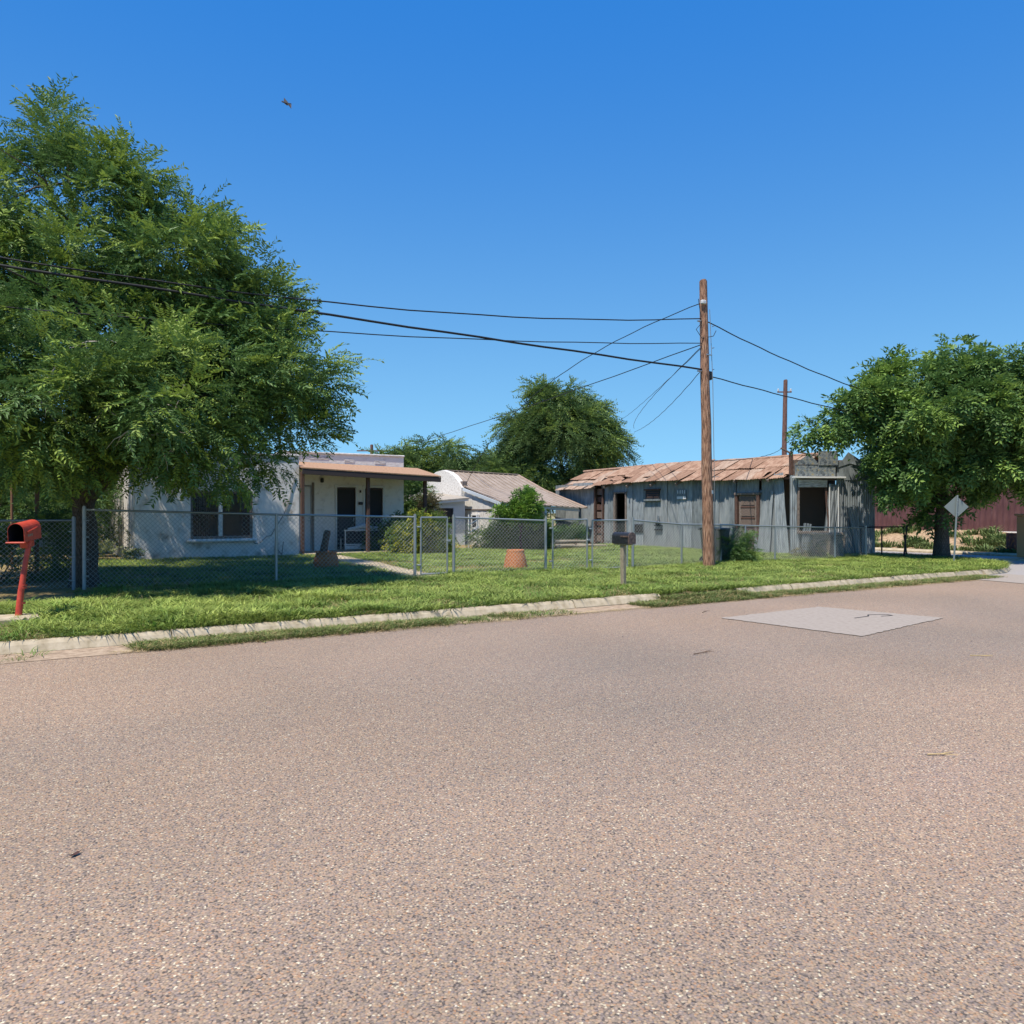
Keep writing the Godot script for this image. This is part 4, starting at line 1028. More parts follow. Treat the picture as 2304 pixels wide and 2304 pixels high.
func build_storefront(t: Node3D) -> void:
	# the corner front stands at an angle to the long wall: s metres along it, y up, d out towards the road
	var a := Vector3(-0.2, 0, 0.25); var along := Vector3(0.9048, 0, 0.4258)
	var out := along.cross(Vector3.UP)
	var fb := Basis(along, Vector3.UP, out)
	var at := func(s: float, y: float, d: float) -> Transform3D: return Transform3D(fb, a + along * s + Vector3(0, y, 0) + out * d)
	var f := Node3D.new()
	f.name = "storefront"; t.add_child(f)
	var sheet := func(called: String, s: float, y: float, w: float, h: float, m: Material, sd: int, d := 0.0, roll := 0.0) -> void:
		put(called, corrugated(w, h, maxi(2, int(w / 0.075)), 0.01, 4, sd, 0.02, 0.02), m, f, at.call(s, y, d) * Transform3D(Basis(Vector3(0, 0, 1), roll), Vector3.ZERO))
	sheet.call("tin_sheet", 0.12, 0.02, 0.3, 2.55, M.streaked_galvanized, 401)
	sheet.call("tin_sheet", 1.27, 0.68, 0.36, 1.62, M.galvanized, 402, 0.05, -0.11)
	sheet.call("tin_sheet", 1.64, 0.7, 0.34, 1.78, M.galvanized, 403, 0.02, -0.03)
	sheet.call("tin_sheet", 2.08, 0.0, 0.66, 2.5, M.dull_galvanized, 404)
	sheet.call("tin_sheet", 2.55, 0.0, 0.62, 2.5, M.streaked_galvanized, 405, 0.015)
	for k in 4:   # battens over the tin beside the window
		var s := Shape.new()
		s.box(Vector3.ZERO, Vector3(0.035, 1.6, 0.03), Basis(), 0.006)
		put("batten", s.mesh(), M.grey_paint if k % 2 else M.white_paint, f, at.call(1.27 + k * 0.15, 1.5, 0.09))
	var flat := func(called: String, s: float, y: float, w: float, h: float, m: Material, d: float, roll := 0.0, th := 0.02) -> void:
		var q := Shape.new()
		q.box(Vector3.ZERO, Vector3(w, h, th), Basis(), minf(0.006, th * 0.3))
		put(called, q.mesh(), m, f, at.call(s, y, d) * Transform3D(Basis(Vector3(0, 0, 1), roll), Vector3.ZERO))
	flat.call("lintel_board", 0.72, 2.31, 0.98, 0.24, M.parapet_paint, 0.06)
	flat.call("backing_board", 1.4, 2.74, 2.7, 0.66, M.grey_wood_flat, -0.03)
	flat.call("ledge", 0.9, 2.5, 1.75, 0.05, M.white_paint, 0.12, 0.0, 0.16)
	flat.call("sign_panel", 0.5, 2.72, 0.78, 0.36, M.sign_tin, 0.07, 0.01)
	flat.call("sign_panel", 1.18, 2.72, 0.6, 0.36, M.sign_tin, 0.075, -0.02)
	flat.call("sign_panel", 1.22, 3.12, 0.66, 0.46, M.sign_tin, 0.1, 0.015)
	flat.call("tin_sheet", 2.15, 2.72, 1.2, 0.6, M.dull_galvanized, 0.02)
	var lid := Shape.new()
	for y in [2.58, 2.62]: lid.quad(Vector3(-0.12, y, 0.2), Vector3(2.3, y, 1.34), Vector3(2.88, y, -0.1), Vector3(-0.12, y, -0.1))
	part("front_ceiling", lid, M.grey_wood_flat, f)
	var tr := Shape.new()
	for z in [0.012, -0.012]:
		if z > 0: tr.tri(Vector3(-0.42, -0.16, z), Vector3(0.42, -0.16, z), Vector3(0.1, 0.2, z))
		else: tr.tri(Vector3(-0.42, -0.16, z), Vector3(0.1, 0.2, z), Vector3(0.42, -0.16, z))
	put("torn_panel", tr.mesh(), M.sign_tin, f, at.call(0.5, 3.07, 0.08))
	put("torn_panel", tr.mesh(), M.dull_galvanized, f, at.call(1.9, 3.1, 0.04) * Transform3D(Basis(Vector3(0, 0, 1), 0.3), Vector3.ZERO))
	put("torn_panel", tr.mesh(), M.streaked_galvanized, f, at.call(2.4, 3.02, 0.06) * Transform3D(Basis(Vector3(0, 0, 1), -0.25), Vector3.ZERO))
	sheet.call("bent_sheet", 2.3, 0.1, 0.3, 1.5, M.galvanized, 406, 0.12, 0.2)
	sheet.call("bent_sheet", 0.36, 0.05, 0.26, 1.0, M.dull_galvanized, 407, 0.1, -0.16)
	flat.call("parapet_post", 0.04, 2.95, 0.1, 0.75, M.brown_wood, -0.05, 0.0, 0.1)
	flat.call("parapet_board", 0.62, 3.24, 0.7, 0.05, M.grey_wood_flat, 0.02, -0.22, 0.04)
	flat.call("parapet_board", -0.12, 3.34, 0.45, 0.05, M.grey_wood_flat, -0.02, -0.45, 0.05)
	for s in [0.25, 1.22]: flat.call("window_stud", s, 1.5, 0.06, 1.5, M.brown_wood if s > 0.5 else M.grey_wood, -0.03 if s > 0.5 and s < 1.0 else 0.03, 0.0 if s < 1.0 else 0.07, 0.06)
	flat.call("inner_partition", 0.9, 1.3, 1.9, 2.4, M.bare_board, -1.3)
	flat.call("window_sill", 0.72, 0.75, 1.0, 0.08, M.grey_wood_flat, 0.06, 0.0, 0.14)
	flat.call("apron", 0.72, 0.38, 0.92, 0.7, M.dull_galvanized, 0.0)
	flat.call("apron", 1.5, 0.36, 0.66, 0.66, M.old_concrete, 0.0, 0.0, 0.1)

func build_back_house() -> void:
	var t := thing("back_house", "low white house with a curved brick gable and brown ribbed metal roof", "house", p(16.6, 0.05, 27.0))
	# gable wall facing -x with a curved parapet
	var s := Shape.new()
	var prof := [Vector2(-3.1, 0), Vector2(-3.1, 2.5), Vector2(-3.4, 2.78), Vector2(-3.8, 3.03), Vector2(-4.3, 3.22), Vector2(-4.85, 3.32), Vector2(-5.5, 3.26), Vector2(-6.2, 3.0), Vector2(-6.9, 2.6), Vector2(-7.6, 2.2), Vector2(-7.6, 0)]
	for k in range(1, prof.size() - 1):
		var q := prof
		s.tri(Vector3(0, q[0].y, q[0].x), Vector3(0, q[k].y, q[k].x), Vector3(0, q[k + 1].y, q[k + 1].x))
		s.tri(Vector3(0.25, q[0].y, q[0].x), Vector3(0.25, q[k + 1].y, q[k + 1].x), Vector3(0.25, q[k].y, q[k].x))
	for k in range(1, prof.size() - 2):
		var a: Vector2 = prof[k]; var b: Vector2 = prof[k + 1]
		s.quad(Vector3(0, a.y, a.x), Vector3(0.25, a.y, a.x), Vector3(0.25, b.y, b.x), Vector3(0, b.y, b.x))
	s.quad(Vector3(0, 0, -3.1), Vector3(0.25, 0, -3.1), Vector3(0.25, 2.5, -3.1), Vector3(0, 2.5, -3.1))
	part("gable_wall", s, M.whitewash, t)
	bx("chimney", Vector3(0.2, 2.6, -3.25), Vector3(0.22, 0.36, 0.22), M.grey_wood, t, 0.01)
	# brown metal roof from the ridge to the carport's eave
	var a0 := Vector3(0.22, 3.3, -5.0); var a1 := Vector3(4.1, 3.2, -5.0); var e0 := Vector3(0.05, 1.86, 0.0); var e1 := Vector3(4.35, 1.62, 0.0)
	var mid0 := Vector3(0.12, 2.52, -3.0); var mid1 := Vector3(4.2, 2.45, -3.0)
	s = Shape.new()
	for q in [[mid0, mid1, a1, a0], [e0, e1, mid1, mid0]]:
		s.quad(q[0], q[1], q[2], q[3])
		s.quad(q[3] - Vector3(0, 0.03, 0), q[2] - Vector3(0, 0.03, 0), q[1] - Vector3(0, 0.03, 0), q[0] - Vector3(0, 0.03, 0))
	s.quad(e0 - Vector3(0, 0.03, 0), e1 - Vector3(0, 0.03, 0), e1, e0)
	var r := part("roof", s, M.brown_roof, t)
	for k in 15:
		var f := (k + 0.3) / 14.6
		s = Shape.new()
		s.beam(e0.lerp(e1, f) + Vector3(0, 0.012, 0.03), mid0.lerp(mid1, f) + Vector3(0, 0.012, 0), 0.045, 0.03, 0.006)
		s.beam(mid0.lerp(mid1, f) + Vector3(0, 0.012, 0), a0.lerp(a1, f) + Vector3(0, 0.012, 0), 0.045, 0.03, 0.006)
		part("roof_rib", s, M.brown_roof, r)
	s = Shape.new(); s.beam(a0 + Vector3(0, 0.03, 0), a1 + Vector3(0, 0.03, 0), 0.2, 0.04, 0.008)
	part("ridge_cap", s, M.brown_roof, r)
	s = Shape.new(); s.beam(a1 + Vector3(0.02, 0.02, 0), mid1 + Vector3(0.02, 0.02, 0), 0.12, 0.05, 0.008); s.beam(mid1 + Vector3(0.02, 0.02, 0), e1 + Vector3(0.02, 0.02, 0), 0.1, 0.05, 0.008)
	part("rake_trim", s, M.pale_roof, r)
	s = Shape.new(); s.quad(Vector3(0.2, 3.3, -5.0), Vector3(4.1, 3.2, -5.0), Vector3(4.1, 2.2, -8.0), Vector3(0.2, 2.2, -8.0))
	part("roof_slope", s, M.brown_roof, t)
	# board wall at the end of the lean-to, plank by plank
	for k in 12:
		var z := -3.0 + k * 0.235
		var top := lerpf(2.46, 1.86, (k + 0.5) / 12.5)
		bx("plank", Vector3(0.16 + 0.006 * (k % 2), top * 0.5, z), Vector3(0.03, top, 0.222), M.whitewash_boards, t, 0.004)
	bx("rail", Vector3(0.13, 1.55, -1.9), Vector3(0.03, 0.06, 2.2), M.grey_wood, t)
	s = Shape.new(); s.beam(Vector3(0.06, 2.42, -3.05), Vector3(0.06, 1.76, 0.05), 0.03, 0.13, 0.005)
	part("barge_board", s, M.bluish_paint, t)
	var w := Node3D.new()
	w.name = "window"; t.add_child(w)
	bx("pane", Vector3(0.125, 1.05, -2.1), Vector3(0.02, 0.5, 0.5), M.screen_black, w, 0.002)
	for q in [[Vector3(0.11, 1.33, -2.1), Vector3(0.05, 0.06, 0.64)], [Vector3(0.11, 0.77, -2.1), Vector3(0.05, 0.06, 0.64)], [Vector3(0.11, 1.05, -1.82), Vector3(0.05, 0.5, 0.06)], [Vector3(0.11, 1.05, -2.38), Vector3(0.05, 0.5, 0.06)]]:
		bx("frame", q[0], q[1], M.white_paint, w)
	# front wall set back under the carport, posts, slab
	bx("wall", Vector3(2.4, 1.1, -3.2), Vector3(4.2, 2.2, 0.12), M.whitewash, t)
	for x in [0.25, 2.3, 4.1]: bx("carport_post", Vector3(x, 0.85, -0.12), Vector3(0.09, 1.62, 0.09), M.white_paint if x < 3.0 else M.grey_paint, t)
	s = Shape.new(); s.beam(e0 + Vector3(0.15, -0.1, -0.12), e1 + Vector3(-0.2, -0.1, -0.12), 0.05, 0.12, 0.006)
	part("eave_beam", s, M.white_paint, t)
	bx("wall", Vector3(4.15, 1.1, -5.6), Vector3(0.12, 2.2, 4.8), M.whitewash, t)
	# low shed against the gable
	var d := thing("low_shed", "low bluish-white shed with a flat grey roof beside the curved gable", "shed", p(13.6, 0.05, 29.6))
	part("wall", wall(Vector3(0, 0, 0), EAST, 2.9, 1.75, 0.1, [Rect2(1.55, 0.95, 0.8, 0.66)]), M.bluish_paint, d)
	part("wall", wall(Vector3(0, 0, -2.4), SOUTH, 2.39, 1.74, 0.1, []), M.bluish_paint, d)
	bx("window_pane", Vector3(1.95, 1.28, -0.07), Vector3(0.8, 0.66, 0.015), M.screen_black, d, 0.0)
	s = Shape.new()
	var f0 := [Vector3(-0.25, 1.78, 0.25), Vector3(2.98, 2.06, 0.25), Vector3(2.98, 2.3, -2.5), Vector3(-0.25, 2.1, -2.5)]
	s.quad(f0[0], f0[1], f0[2], f0[3]); s.quad(f0[3] - Vector3(0, 0.06, 0), f0[2] - Vector3(0, 0.06, 0), f0[1] - Vector3(0, 0.06, 0), f0[0] - Vector3(0, 0.06, 0))
	for k in 4: s.quad(f0[k] - Vector3(0, 0.06, 0), f0[(k + 1) % 4] - Vector3(0, 0.06, 0), f0[(k + 1) % 4], f0[k])
	part("roof", s, M.grey_roofing, d)
	s = Shape.new(); s.tri(Vector3(0, 1.74, -0.01), Vector3(2.9, 1.74, -0.01), Vector3(2.9, 2.0, -0.01))
	part("wall_head", s, M.bluish_paint, d)
	bx("eave_board", Vector3(1.35, 1.83, 0.22), Vector3(3.2, 0.09, 0.03), M.white_paint, d, 0.005, Basis(Vector3(0, 0, 1), 0.0865))

func build_maroon_wall() -> void:
	var t := thing("maroon_building", "long maroon ribbed metal building above the dirt bank", "building", p(33.2, 0.7, 13.0))
	var m := corrugated(0.9, 2.75, 4, 0.018, 1, 500)
	for k in 11: put("metal_panel", m, M.maroon_metal, t, Transform3D(Basis(Vector3(0, 1, 0), -PI / 2), Vector3(0.006 * (k % 2), 0.0, -0.45 - k * 0.89)))
	for k in 9: put("metal_panel", m, M.maroon_metal, t, Transform3D(Basis(), Vector3(0.45 + k * 0.89, 0.0, 0.006 * (k % 2))))
	bx("base_trim", Vector3(-0.04, 0.0, -2.6), Vector3(0.05, 0.07, 5.0), M.white_paint, t)
	bx("base_trim", Vector3(-0.04, -0.02, -7.5), Vector3(0.05, 0.06, 4.6), M.maroon_metal, t)
	bx("footing", Vector3(0.35, -0.3, -4.9), Vector3(0.6, 0.62, 9.6), M.old_concrete, t)
	bx("skirt", Vector3(-0.02, -0.3, -2.3), Vector3(0.06, 0.5, 4.2), M.maroon_metal, t)
	bx("inner_wall", Vector3(4.0, 1.35, -9.75), Vector3(8.0, 2.75, 0.1), M.maroon_metal, t)
	bx("roof", Vector3(4.0, 2.78, -4.9), Vector3(8.3, 0.08, 9.9), M.maroon_metal, t)

# ---------------------------------------------------------------- fences
func chain_mesh(a: Vector3, b: Vector3, h0: float, h1: float, spikes := true) -> Shape:
	var s := Shape.new()
	var d := b - a
	var L := d.length(); var H := (h0 + h1) * 0.5
	var e := d / L
	var n := e.cross(Vector3.UP).normalized()
	var q := func(u: float, v: float, k: float) -> Vector3: return a + e * u + Vector3(0, v * lerpf(h0, h1, u / L) / H, 0) + n * k
	var c := -H
	while c < L:
		var u0 := maxf(c, 0.0); var u1 := minf(L, c + H)
		if u1 - u0 > 0.02:
			s.tube([q.call(u0, u0 - c, 0.002), q.call(u1, u1 - c, 0.002)], [0.0032, 0.0032], 3, false)
			s.tube([q.call(u0, H - (u0 - c), -0.002), q.call(u1, H - (u1 - c), -0.002)], [0.0032, 0.0032], 3, false)
		if spikes and c + H > 0.0 and c + H < L:
			s.tube([q.call(c + H, H, 0), q.call(c + H + 0.012, H + 0.045, 0)], [0.0032, 0.0032], 3, false)
		c += 0.085
	return s

func pipe_post(called: String, at: Vector3, h: float, r: float, m: Material, parent: Node, lean := Vector3.ZERO) -> void:
	var s := Shape.new()
	s.tube([at - Vector3(0, 0.1, 0), at + Vector3(0, h, 0) + lean, at + Vector3(0, h + r * 0.6, 0) + lean, at + Vector3(0, h + r, 0) + lean], [r, r, r * 0.75, r * 0.2], 10)
	part(called, s, m, parent)

func rail(called: String, a: Vector3, b: Vector3, r: float, m: Material, parent: Node) -> void:
	var s := Shape.new()
	s.tube([a, b], [r, r], 8)
	part(called, s, m, parent)

func fence(label: String, posts: Array, m: Material, group: String, skip_posts := []) -> Node3D:
	# posts: Vector3(x, height, n)
	var t := thing("chain_link_fence", label, "fence", p(posts[0].x, 0.1, posts[0].z), 0.0, group)
	var o := p(posts[0].x, 0.0, posts[0].z)
	for k in posts.size():
		var at := p(posts[k].x, 0, posts[k].z) - o
		var r := 0.034 if k == 0 or k == posts.size() - 1 else 0.026
		if not k in skip_posts: pipe_post("post", at, posts[k].y + (0.04 if r > 0.03 else 0.0), r, m, t)
		if k > 0:
			var b := p(posts[k - 1].x, 0, posts[k - 1].z) - o
			rail("top_rail", b + Vector3(0, posts[k - 1].y, 0), at + Vector3(0, posts[k].y, 0), 0.02, m, t)
			var f := part("chain_mesh", chain_mesh(b + Vector3(0, 0.04, 0), at + Vector3(0, 0.04, 0), posts[k - 1].y - 0.06, posts[k].y - 0.06), M.fence_wire, t)
			f.set_meta("kind", "stuff")
	return t

func gate(called: String, label: String, a: Vector3, b: Vector3, y0: float, h: float, group := "") -> void:
	var t := thing(called, label, "gate", p(a.x, 0.1, a.z), 0.0, group)
	var e := p(b.x, 0, b.z) - p(a.x, 0, a.z)
	var lo := Vector3(0, y0, 0); var hi := Vector3(0, h, 0)
	rail("stile", lo, hi, 0.02, M.fence_pipe, t); rail("stile", e + lo, e + hi, 0.02, M.fence_pipe, t)
	rail("top_rail", hi, e + hi, 0.02, M.fence_pipe, t); rail("bottom_rail", lo, e + lo, 0.02, M.fence_pipe, t)
	part("chain_mesh", chain_mesh(lo, e + lo, h - y0, h - y0, false), M.fence_wire, t).set_meta("kind", "stuff")
	var d := e.normalized()
	for y in [y0 + 0.2, h - 0.2]: bx("hinge", -d * 0.04 + Vector3(0, y, 0), Vector3(0.09, 0.035, 0.05), M.fence_pipe, t, 0.008)
	bx("latch", e + d * 0.03 + Vector3(0, h * 0.6, 0), Vector3(0.1, 0.05, 0.05), M.fence_pipe, t, 0.01)

func build_fences() -> void:
	var t := fence("tall chain-link fence before the white house, from the thick trunk to the walk gate", [Vector3(1.24, 1.44, 16.2), Vector3(4.56, 1.35, 15.8), Vector3(7.46, 1.29, 15.58)], M.fence_pipe, "chain-link fence along the lots")
	for y in [0.25, 0.55, 0.95, 1.25]: bx("tension_band", Vector3(0.03, y, 0), Vector3(0.1, 0.022, 0.08), M.fence_pipe, t, 0.006)
	gate("walk_gate", "narrow chain-link walk gate at the foot of the concrete path", Vector3(7.6, 0, 15.58), Vector3(8.24, 0, 15.58), 0.06, 1.28)
	fence("single chain-link bay with a terracotta pot behind it, between the two gates", [Vector3(8.4, 1.28, 15.58), Vector3(10.66, 1.2, 15.28)], M.fence_pipe, "chain-link fence along the lots")
	gate("drive_gate", "driveway gate leaf hinged beside the single fence bay", Vector3(10.84, 0, 15.25), Vector3(11.76, 0, 15.13), 0.05, 1.22, "leaves of the double driveway gate")
	gate("drive_gate", "driveway gate leaf behind the black mailbox", Vector3(11.9, 0, 15.11), Vector3(12.88, 0, 14.98), 0.05, 1.2, "leaves of the double driveway gate")
	fence("chain-link fence running from the driveway gate past the wooden pole to the tin storefront", [Vector3(13.04, 1.2, 14.96), Vector3(14.72, 1.08, 15.0), Vector3(16.2, 1.06, 15.05), Vector3(17.1, 1.03, 15.0), Vector3(18.25, 1.0, 14.95), Vector3(20.75, 0.94, 14.82), Vector3(22.2, 0.92, 14.78)], M.fence_pipe, "chain-link fence along the lots")
	t = fence("neighbour's chain-link fence behind the red mailbox, ending at the thick trunk", [Vector3(1.08, 1.25, 16.26), Vector3(-2.4, 1.25, 16.75), Vector3(-6.4, 1.25, 17.3)], M.blue_pipe, "chain-link fence along the lots")
	for y in [0.18, 0.6, 1.05]: bx("tension_band", Vector3(-0.03, y, 0), Vector3(0.1, 0.022, 0.08), M.fence_pipe, t, 0.006)
	# dark pipe frame left standing by the corner tree
	t = thing("pipe_frame", "dark leaning pipe fence frame beside the tin storefront", "fence", p(22.5, 0.1, 15.2))
	rail("top_rail", Vector3(0, 0.93, 0), Vector3(1.55, 0.93, 0.5), 0.02, M.dark_pipe, t)
	for x in [0.05, 0.78]: pipe_post("post", Vector3(x, 0, x * 0.32), 0.93, 0.022, M.dark_pipe, t)
	pipe_post("post", Vector3(1.66, 0, 0.55), 0.93, 0.024, M.dark_pipe, t, Vector3(-0.13, 0, -0.05))
	t = thing("leaning_post", "single dark pipe post leaning towards the corner tree", "post", p(23.15, 0.1, 14.15))
	pipe_post("pipe", Vector3.ZERO, 0.98, 0.026, M.dark_pipe, t, Vector3(0.14, 0, 0.02))
	bx("foot_collar", Vector3(0, 0.03, 0), Vector3(0.1, 0.06, 0.1), M.dark_pipe, t, 0.015)

# ---------------------------------------------------------------- poles and wires
func pole(called: String, label: String, base: Vector3, top: Vector3, r0: float, r1: float, m: Material) -> Node3D:
	var t := thing(called, label, "utility pole", base)
	var s := Shape.new()
	var pts := []; var rad := []
	for k in 13:
		var f := k / 12.0
		pts.append((top - base) * f - (Vector3(0, 0.3, 0) if k == 0 else Vector3.ZERO) + Vector3(sin(k * 1.3), 0, cos(k * 2.1)) * 0.006); rad.append(lerpf(r0, r1, f))
	pts.append(top - base + Vector3(0, 0.03, 0)); rad.append(r1 * 0.8)
	s.tube(pts, rad, 16)
	part("shaft", s, m, t)
	return t

func wire(called: String, label: String, a: Vector3, mid: Vector3, b: Vector3, r: float, group: String, m: Material = null) -> void:
	# a parabola through three points; mid need not be half way
	var f := (mid - a).length() / ((mid - a).length() + (b - mid).length())
	var pts := []; var rad := []
	var ctrl := (mid - a * (1 - f) - b * f)
	for k in 41:
		var t := k / 40.0
		pts.append(a.lerp(b, t) + ctrl * (t * (1 - t)) / (f * (1 - f)) + Vector3(0, 0.008 * sin(k * 1.7), 0)); rad.append(r)
	var s := Shape.new()
	s.tube(pts, rad, 6)
	var o := part(called, s, m if m else M.cable, self)
	tag(o, label, "wire", group)

func build_poles() -> void:
	var t := pole("utility_pole", "tall weathered brown wooden utility pole standing on the verge", p(15.08, 0.1, 14.4), p(14.87, 7.3, 14.4), 0.15, 0.095, M.pole_wood)
	bx("insulator", Vector3(-0.28, 6.65, 0.08), Vector3(0.14, 0.1, 0.1), M.porcelain, t, 0.02)
	bx("bolt", Vector3(-0.1, 5.35, 0.1), Vector3(0.2, 0.03, 0.03), M.steel, t, 0.006)
	var s := Shape.new()
	s.box(Vector3(0.03, 4.85, -0.02), Vector3(0.14, 0.22, 0.14), Basis(), 0.03)
	part("clamp_box", s, M.black_paint, t)
	for y in [6.2, 4.95]:
		s = Shape.new(); s.tube([Vector3(-0.4, y - 0.02, 0), Vector3(-0.14, y, 0)], [0.022, 0.03], 6)
		part("dead_end_clamp", s, M.steel, t)
	s = Shape.new()
	s.tube([Vector3(-0.42, 6.72, 0.05), Vector3(-0.36, 6.4, 0.05), Vector3(-0.28, 6.15, 0.03), Vector3(-0.5, 5.95, 0.05), Vector3(-0.3, 5.75, 0.05), Vector3(0.0, 5.82, 0.15), Vector3(0.2, 6.0, 0.05)], [0.009, 0.009, 0.009, 0.009, 0.009, 0.009, 0.009], 5)
	part("jumper_loop", s, M.cable, t)
	s = Shape.new(); s.tube([Vector3(0.16, 0.1, 0.06), Vector3(0.1, 2.5, 0.08), Vector3(0.04, 4.7, 0.09), Vector3(-0.06, 6.5, 0.08)], [0.008, 0.008, 0.008, 0.008], 5)
	part("ground_wire", s, M.pale_cable, t)
	bx("number_tag", Vector3(-0.02, 1.9, 0.135), Vector3(0.06, 0.09, 0.006), M.steel, t, 0.001)
	for k in 3:
		s = Shape.new(); s.tube([Vector3(0.1, 5.0 + k * 0.55, 0.02), Vector3(0.16, 5.02 + k * 0.55, 0.02)], [0.012, 0.012], 6)
		part("step_bolt", s, M.steel, t)
	t = pole("utility_pole", "distant dark utility pole rising behind the rusty tin roof", p(37.05, 0, 29.8), p(37.15, 8.9, 29.7), 0.17, 0.11, M.far_pole_wood)
	bx("crossarm", Vector3(0.08, 8.25, 0.05), Vector3(0.8, 0.07, 0.08), M.far_pole_wood, t, 0.01, Basis(Vector3.UP, -0.57))
	for k in [-1, 1]: bx("insulator", Vector3(0.08 + 0.3 * k, 8.36, 0.05 + 0.19 * k), Vector3(0.08, 0.16, 0.08), M.porcelain, t, 0.02)
	t = pole("utility_pole", "faraway utility pole with a crossarm above the white parapet", p(27.25, 0, 65.6), p(27.25, 7.35, 65.6), 0.16, 0.13, M.far_pole_wood)
	bx("crossarm", Vector3(0, 6.85, 0), Vector3(2.6, 0.1, 0.1), M.far_pole_wood, t, 0.01, Basis(Vector3.UP, -0.57))
	t = pole("utility_pole", "utility pole in the overgrown lot that carries the street wires onward", p(-17.5, 0.1, 14.4), p(-17.5, 8.2, 14.4), 0.15, 0.095, M.pole_wood)
	bx("crossarm", Vector3(0, 7.4, 0), Vector3(0.1, 0.1, 1.4), M.pole_wood, t, 0.01)
	var g := "overhead wires"
	var a := p(14.84, 6.36, 14.4)
	wire("overhead_wire", "uppermost sagging black wire from the wooden pole into the huge tree", a, p(5.04, 5.4, 14.4), p(-17.5, 7.6, 14.4), 0.014, g)
	wire("overhead_wire", "thick black cable from low on the wooden pole into the huge tree", p(14.85, 5.08, 14.4), p(5.04, 5.17, 14.4), p(-17.5, 5.6, 14.4), 0.023, g)
	wire("overhead_wire", "thin black wire crossing under the thick cable before the huge tree", p(14.86, 5.74, 14.38), p(7.0, 4.98, 14.4), p(-17.5, 5.0, 14.4), 0.011, g)
	wire("overhead_wire", "wire from the pole's top down to the curved gable", p(14.82, 6.75, 14.38), p(15.2, 5.25, 23.0), p(16.8, 2.5, 30.2), 0.011, g)
	wire("overhead_wire", "thin wire from the wooden pole passing over the white parapet", p(14.86, 5.72, 14.4), p(17.2, 5.2, 31.0), p(27.25, 6.9, 65.6), 0.012, g)
	wire("overhead_wire", "upper black wire from the wooden pole into the corner tree", p(15.05, 6.3, 14.4), p(19.0, 5.38, 14.2), p(30.0, 4.4, 13.6), 0.014, g)
	wire("overhead_wire", "lower black wire from the wooden pole into the corner tree", p(15.15, 4.93, 14.4), p(19.0, 4.5, 14.2), p(30.0, 3.5, 13.6), 0.014, g)
	wire("overhead_wire", "longer of two thin drops from the wooden pole behind the tin roof", p(14.86, 5.68, 14.4), p(20.0, 5.6, 22.0), p(30.0, 6.2, 34.3), 0.009, g)
	wire("overhead_wire", "loose thin drop hanging beside the longer one from the wooden pole", p(14.86, 5.64, 14.42), p(19.5, 5.55, 21.6), p(27.4, 6.35, 32.4), 0.007, g)
	wire("overhead_wire", "thin drop from the pole's clamp towards the willowy tree", p(14.75, 5.0, 14.4), p(21.0, 5.2, 22.5), p(30.0, 6.0, 34.3), 0.009, g)
	wire("overhead_wire", "slack wire along the rusty roof's ridge to the distant dark pole", p(15.1, 2.8, 14.5), p(24.0, 3.55, 20.5), p(36.9, 5.1, 29.7), 0.012, g)

# ---------------------------------------------------------------- small things
func mailbox_shell(long: float, w: float, h: float, shade_lining := false) -> Shape:   # open arch along -z from the front at z = 0
	var s := Shape.new()
	var arc := [Vector2(-w / 2, 0), Vector2(-w / 2, h - w / 2)]
	for k in range(1, 12): arc.append(Vector2(-cos(PI * k / 12.0) * w / 2, h - w / 2 + sin(PI * k / 12.0) * w / 2))
	arc.append(Vector2(w / 2, h - w / 2)); arc.append(Vector2(w / 2, 0))
	for k in arc.size():
		var a: Vector2 = arc[k]; var b: Vector2 = arc[(k + 1) % arc.size()]
		var c := Vector2(0, h * 0.45)
		var ai := a.lerp(c, 0.04); var bi := b.lerp(c, 0.04)
		if shade_lining: s.quad(Vector3(ai.x, ai.y, -0.004), Vector3(ai.x, ai.y, -long + 0.01), Vector3(bi.x, bi.y, -long + 0.01), Vector3(bi.x, bi.y, -0.004))
		else:
			s.quad(Vector3(b.x, b.y, 0), Vector3(b.x, b.y, -long), Vector3(a.x, a.y, -long), Vector3(a.x, a.y, 0))
			s.quad(Vector3(a.x, a.y, 0), Vector3(ai.x, ai.y, 0), Vector3(bi.x, bi.y, 0), Vector3(b.x, b.y, 0))
	if shade_lining: long -= 0.012
	for k in range(1, arc.size() - 1):
		s.tri(Vector3(arc[0].x, arc[0].y, -long), Vector3(arc[k].x, arc[k].y, -long), Vector3(arc[k + 1].x, arc[k + 1].y, -long))
	return s

func arch_plate(w: float, h: float, th: float) -> Shape:
	var s := Shape.new()
	var arc := [Vector2(w / 2, 0), Vector2(w / 2, h - w / 2)]
	for k in range(1, 12): arc.append(Vector2(cos(PI * k / 12.0) * w / 2, h - w / 2 + sin(PI * k / 12.0) * w / 2))
	arc.append(Vector2(-w / 2, h - w / 2)); arc.append(Vector2(-w / 2, 0))
	for k in range(1, arc.size() - 1):
		s.tri(Vector3(arc[0].x, arc[0].y, 0), Vector3(arc[k].x, arc[k].y, 0), Vector3(arc[k + 1].x, arc[k + 1].y, 0))
		s.tri(Vector3(arc[0].x, arc[0].y, -th), Vector3(arc[k + 1].x, arc[k + 1].y, -th), Vector3(arc[k].x, arc[k].y, -th))
	for k in arc.size():
		var a: Vector2 = arc[k]; var b: Vector2 = arc[(k + 1) % arc.size()]
		s.quad(Vector3(a.x, a.y, 0), Vector3(a.x, a.y, -th), Vector3(b.x, b.y, -th), Vector3(b.x, b.y, 0))
	return s

